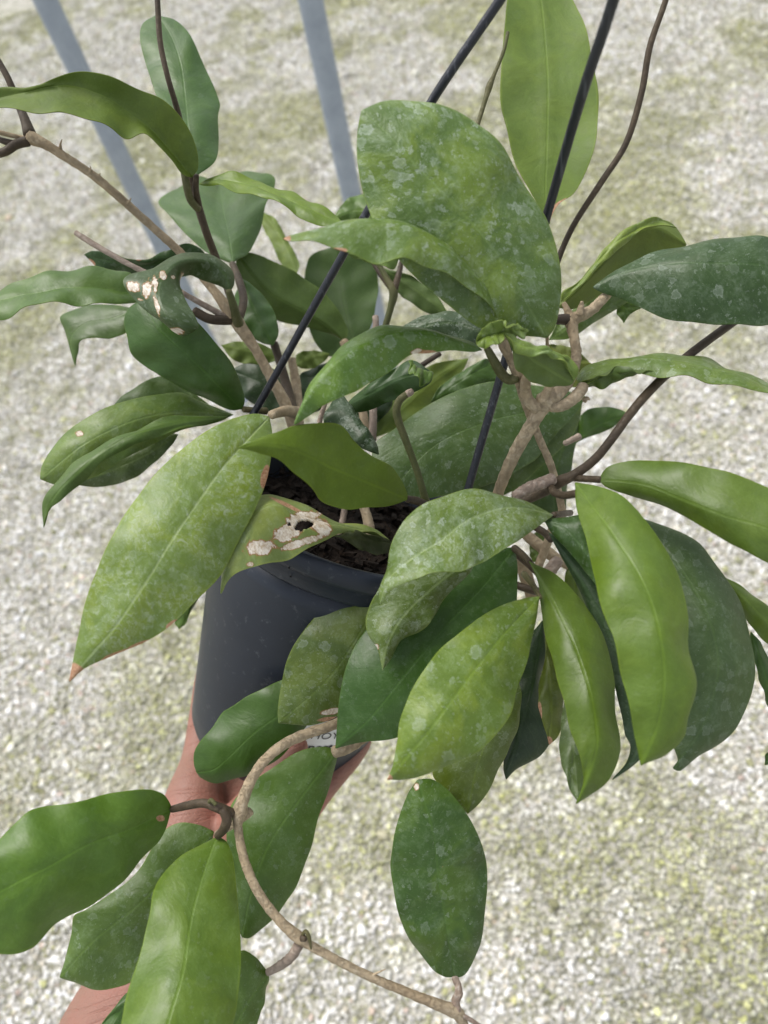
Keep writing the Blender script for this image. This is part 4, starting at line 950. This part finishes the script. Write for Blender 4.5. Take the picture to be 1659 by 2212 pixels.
stem([(1206, 1040, 34, 16), (1235, 1032, 33.8, 17), (1262, 1034, 33.2, 15), (1296, 1036, 32.5, 15)], 'brown', 'petiole')
stem([(1190, 1052, 33.6, 16), (1198, 1064, 33, 17), (1218, 1070, 32.4, 17), (1246, 1066, 31.4, 17)], 'brown', 'petiole')
stem([(1452, -60, 36, 13), (1438, 0, 36.4, 13), (1404, 100, 37, 14), (1386, 200, 37.6, 14), (1352, 310, 38.4, 14), (1300, 392, 39, 14), (1240, 485, 39.6, 13), (1210, 550, 40, 13), (1180, 640, 40, 14)], 'brown')
stem([(1097, 70, 38, 8), (1088, 110, 38, 8), (1066, 165, 38, 9), (1057, 186, 38, 15), (1050, 210, 38, 11), (1034, 262, 38, 10), (1010, 340, 38, 10)], 'green')
stem([(1252, 942, 40.4, 17), (1240, 948, 40.6, 16), (1220, 958, 41, 14)], 'grey', 'dead_twig')
# tangle under the chalky leaf
stem([(1196, 1112, 32.6, 14), (1215, 1110, 33.6, 14), (1232, 1108, 35, 14)], 'brown', 'petiole')
stem([(1130, 1150, 40, 22), (1160, 1175, 40, 26), (1200, 1205, 40, 24), (1245, 1230, 40.4, 22)], 'tan'); stem([(1115, 1195, 40, 18), (1145, 1220, 39.6, 18), (1175, 1250, 39, 18)], 'brown')
stem([(1182, 1240, 37.6, 26), (1196, 1222, 37.4, 28), (1206, 1210, 37.4, 24)], 'grey', 'dead_twig')
stem([(1110, 1262, 40.4, 16), (1140, 1272, 40, 18), (1180, 1282, 39.6, 18)], 'brown'); stem([(1120, 1200, 41, 26), (1135, 1240, 41.4, 30), (1150, 1290, 42, 26)], 'tan')
stem([(1140, 1130, 37, 14), (1175, 1150, 36, 16), (1190, 1165, 35, 16)], 'brown'); stem([(1196, 1130, 38, 16), (1180, 1180, 38.6, 18), (1160, 1230, 39, 20)], 'tan')
stem([(1166, 1290, 31.6, 10), (1150, 1262, 34, 13), (1132, 1240, 37, 15)], 'green', 'petiole'); stem([(1144, 1214, 33.6, 14), (1130, 1200, 35, 16), (1112, 1185, 37, 17)], 'brown', 'petiole')
stem([(785, 1090, 40, 20), (796, 1130, 40, 22), (806, 1180, 40, 20)], 'tan', 'aerial_root'); stem([(745, 1095, 41, 14), (740, 1125, 41, 14), (730, 1160, 41, 14)], 'grey', 'aerial_root')
# trailing vine across the hand
stem([(790, 1500, 38, 20), (750, 1548, 36.4, 21), (720, 1566, 35.6, 22), (672, 1582, 34.8, 23), (620, 1604, 34, 23), (572, 1642, 33.4, 23), (540, 1690, 33, 24), (522, 1735, 32.8, 28), (518, 1752, 32.8, 34), (514, 1785, 32.6, 20), (528, 1858, 32.4, 20), (558, 1928, 32.2, 20), (600, 1984, 32, 20), (645, 2026, 32, 25), (660, 2036, 32, 20), (720, 2070, 32, 18), (800, 2110, 32.4, 18), (900, 2152, 32.8, 19), (975, 2182, 33.2, 26), (990, 2190, 33.4, 26), (1010, 2240, 33.8, 16), (1020, 2330, 34, 16)])
stem([(985, 2188, 33.3, 14), (1015, 2202, 33.4, 9), (1050, 2225, 33.6, 8)], 'grey')
stem([(982, 2110, 33.5, 14), (990, 2132, 33.4, 16), (990, 2148, 33.3, 19), (984, 2162, 33.3, 18), (986, 2182, 33.3, 22)], 'grey', 'petiole')
stem([(372, 1748, 33.4, 15), (405, 1740, 33, 18), (440, 1735, 32.6, 19), (470, 1744, 32.4, 22), (500, 1758, 32.6, 24)], 'brown', 'petiole')
stem([(470, 1806, 32.8, 16), (484, 1790, 32.4, 21), (490, 1770, 32.2, 22), (482, 1750, 32.2, 20)], 'brown', 'petiole')
stem([(468, 1802, 34.4, 14), (495, 1786, 33.8, 17), (525, 1766, 33.2, 18), (540, 1752, 33.2, 20)], 'tan', 'petiole')
stem([(452, 1733, 32.2, 8), (456, 1728, 32, 9), (466, 1738, 31.9, 8)], 'green', 'bud')
stem([(580, 2100, 34, 15), (606, 2085, 33, 19), (630, 2066, 32.4, 21), (644, 2044, 32.1, 22)], 'grey', 'petiole')
stem([(652, 2024, 31.8, 8), (660, 2012, 31.4, 9), (668, 2026, 31.3, 8), (672, 2050, 31.4, 4)], 'green', 'bud'); stem([(652, 2026, 31.6, 15), (660, 2028, 31.5, 12)], 'brown', 'bud')
stem([(800, 2110, 32.4, 8), (818, 2100, 32.3, 4), (832, 2094, 32.2, 2)], 'tan', 'aerial_root')
stem([(722, 1624, 36.8, 26), (745, 1615, 37, 31), (775, 1596, 37.4, 31), (830, 1550, 38.4, 28), (900, 1450, 40, 26)], 'tan', 'petiole')
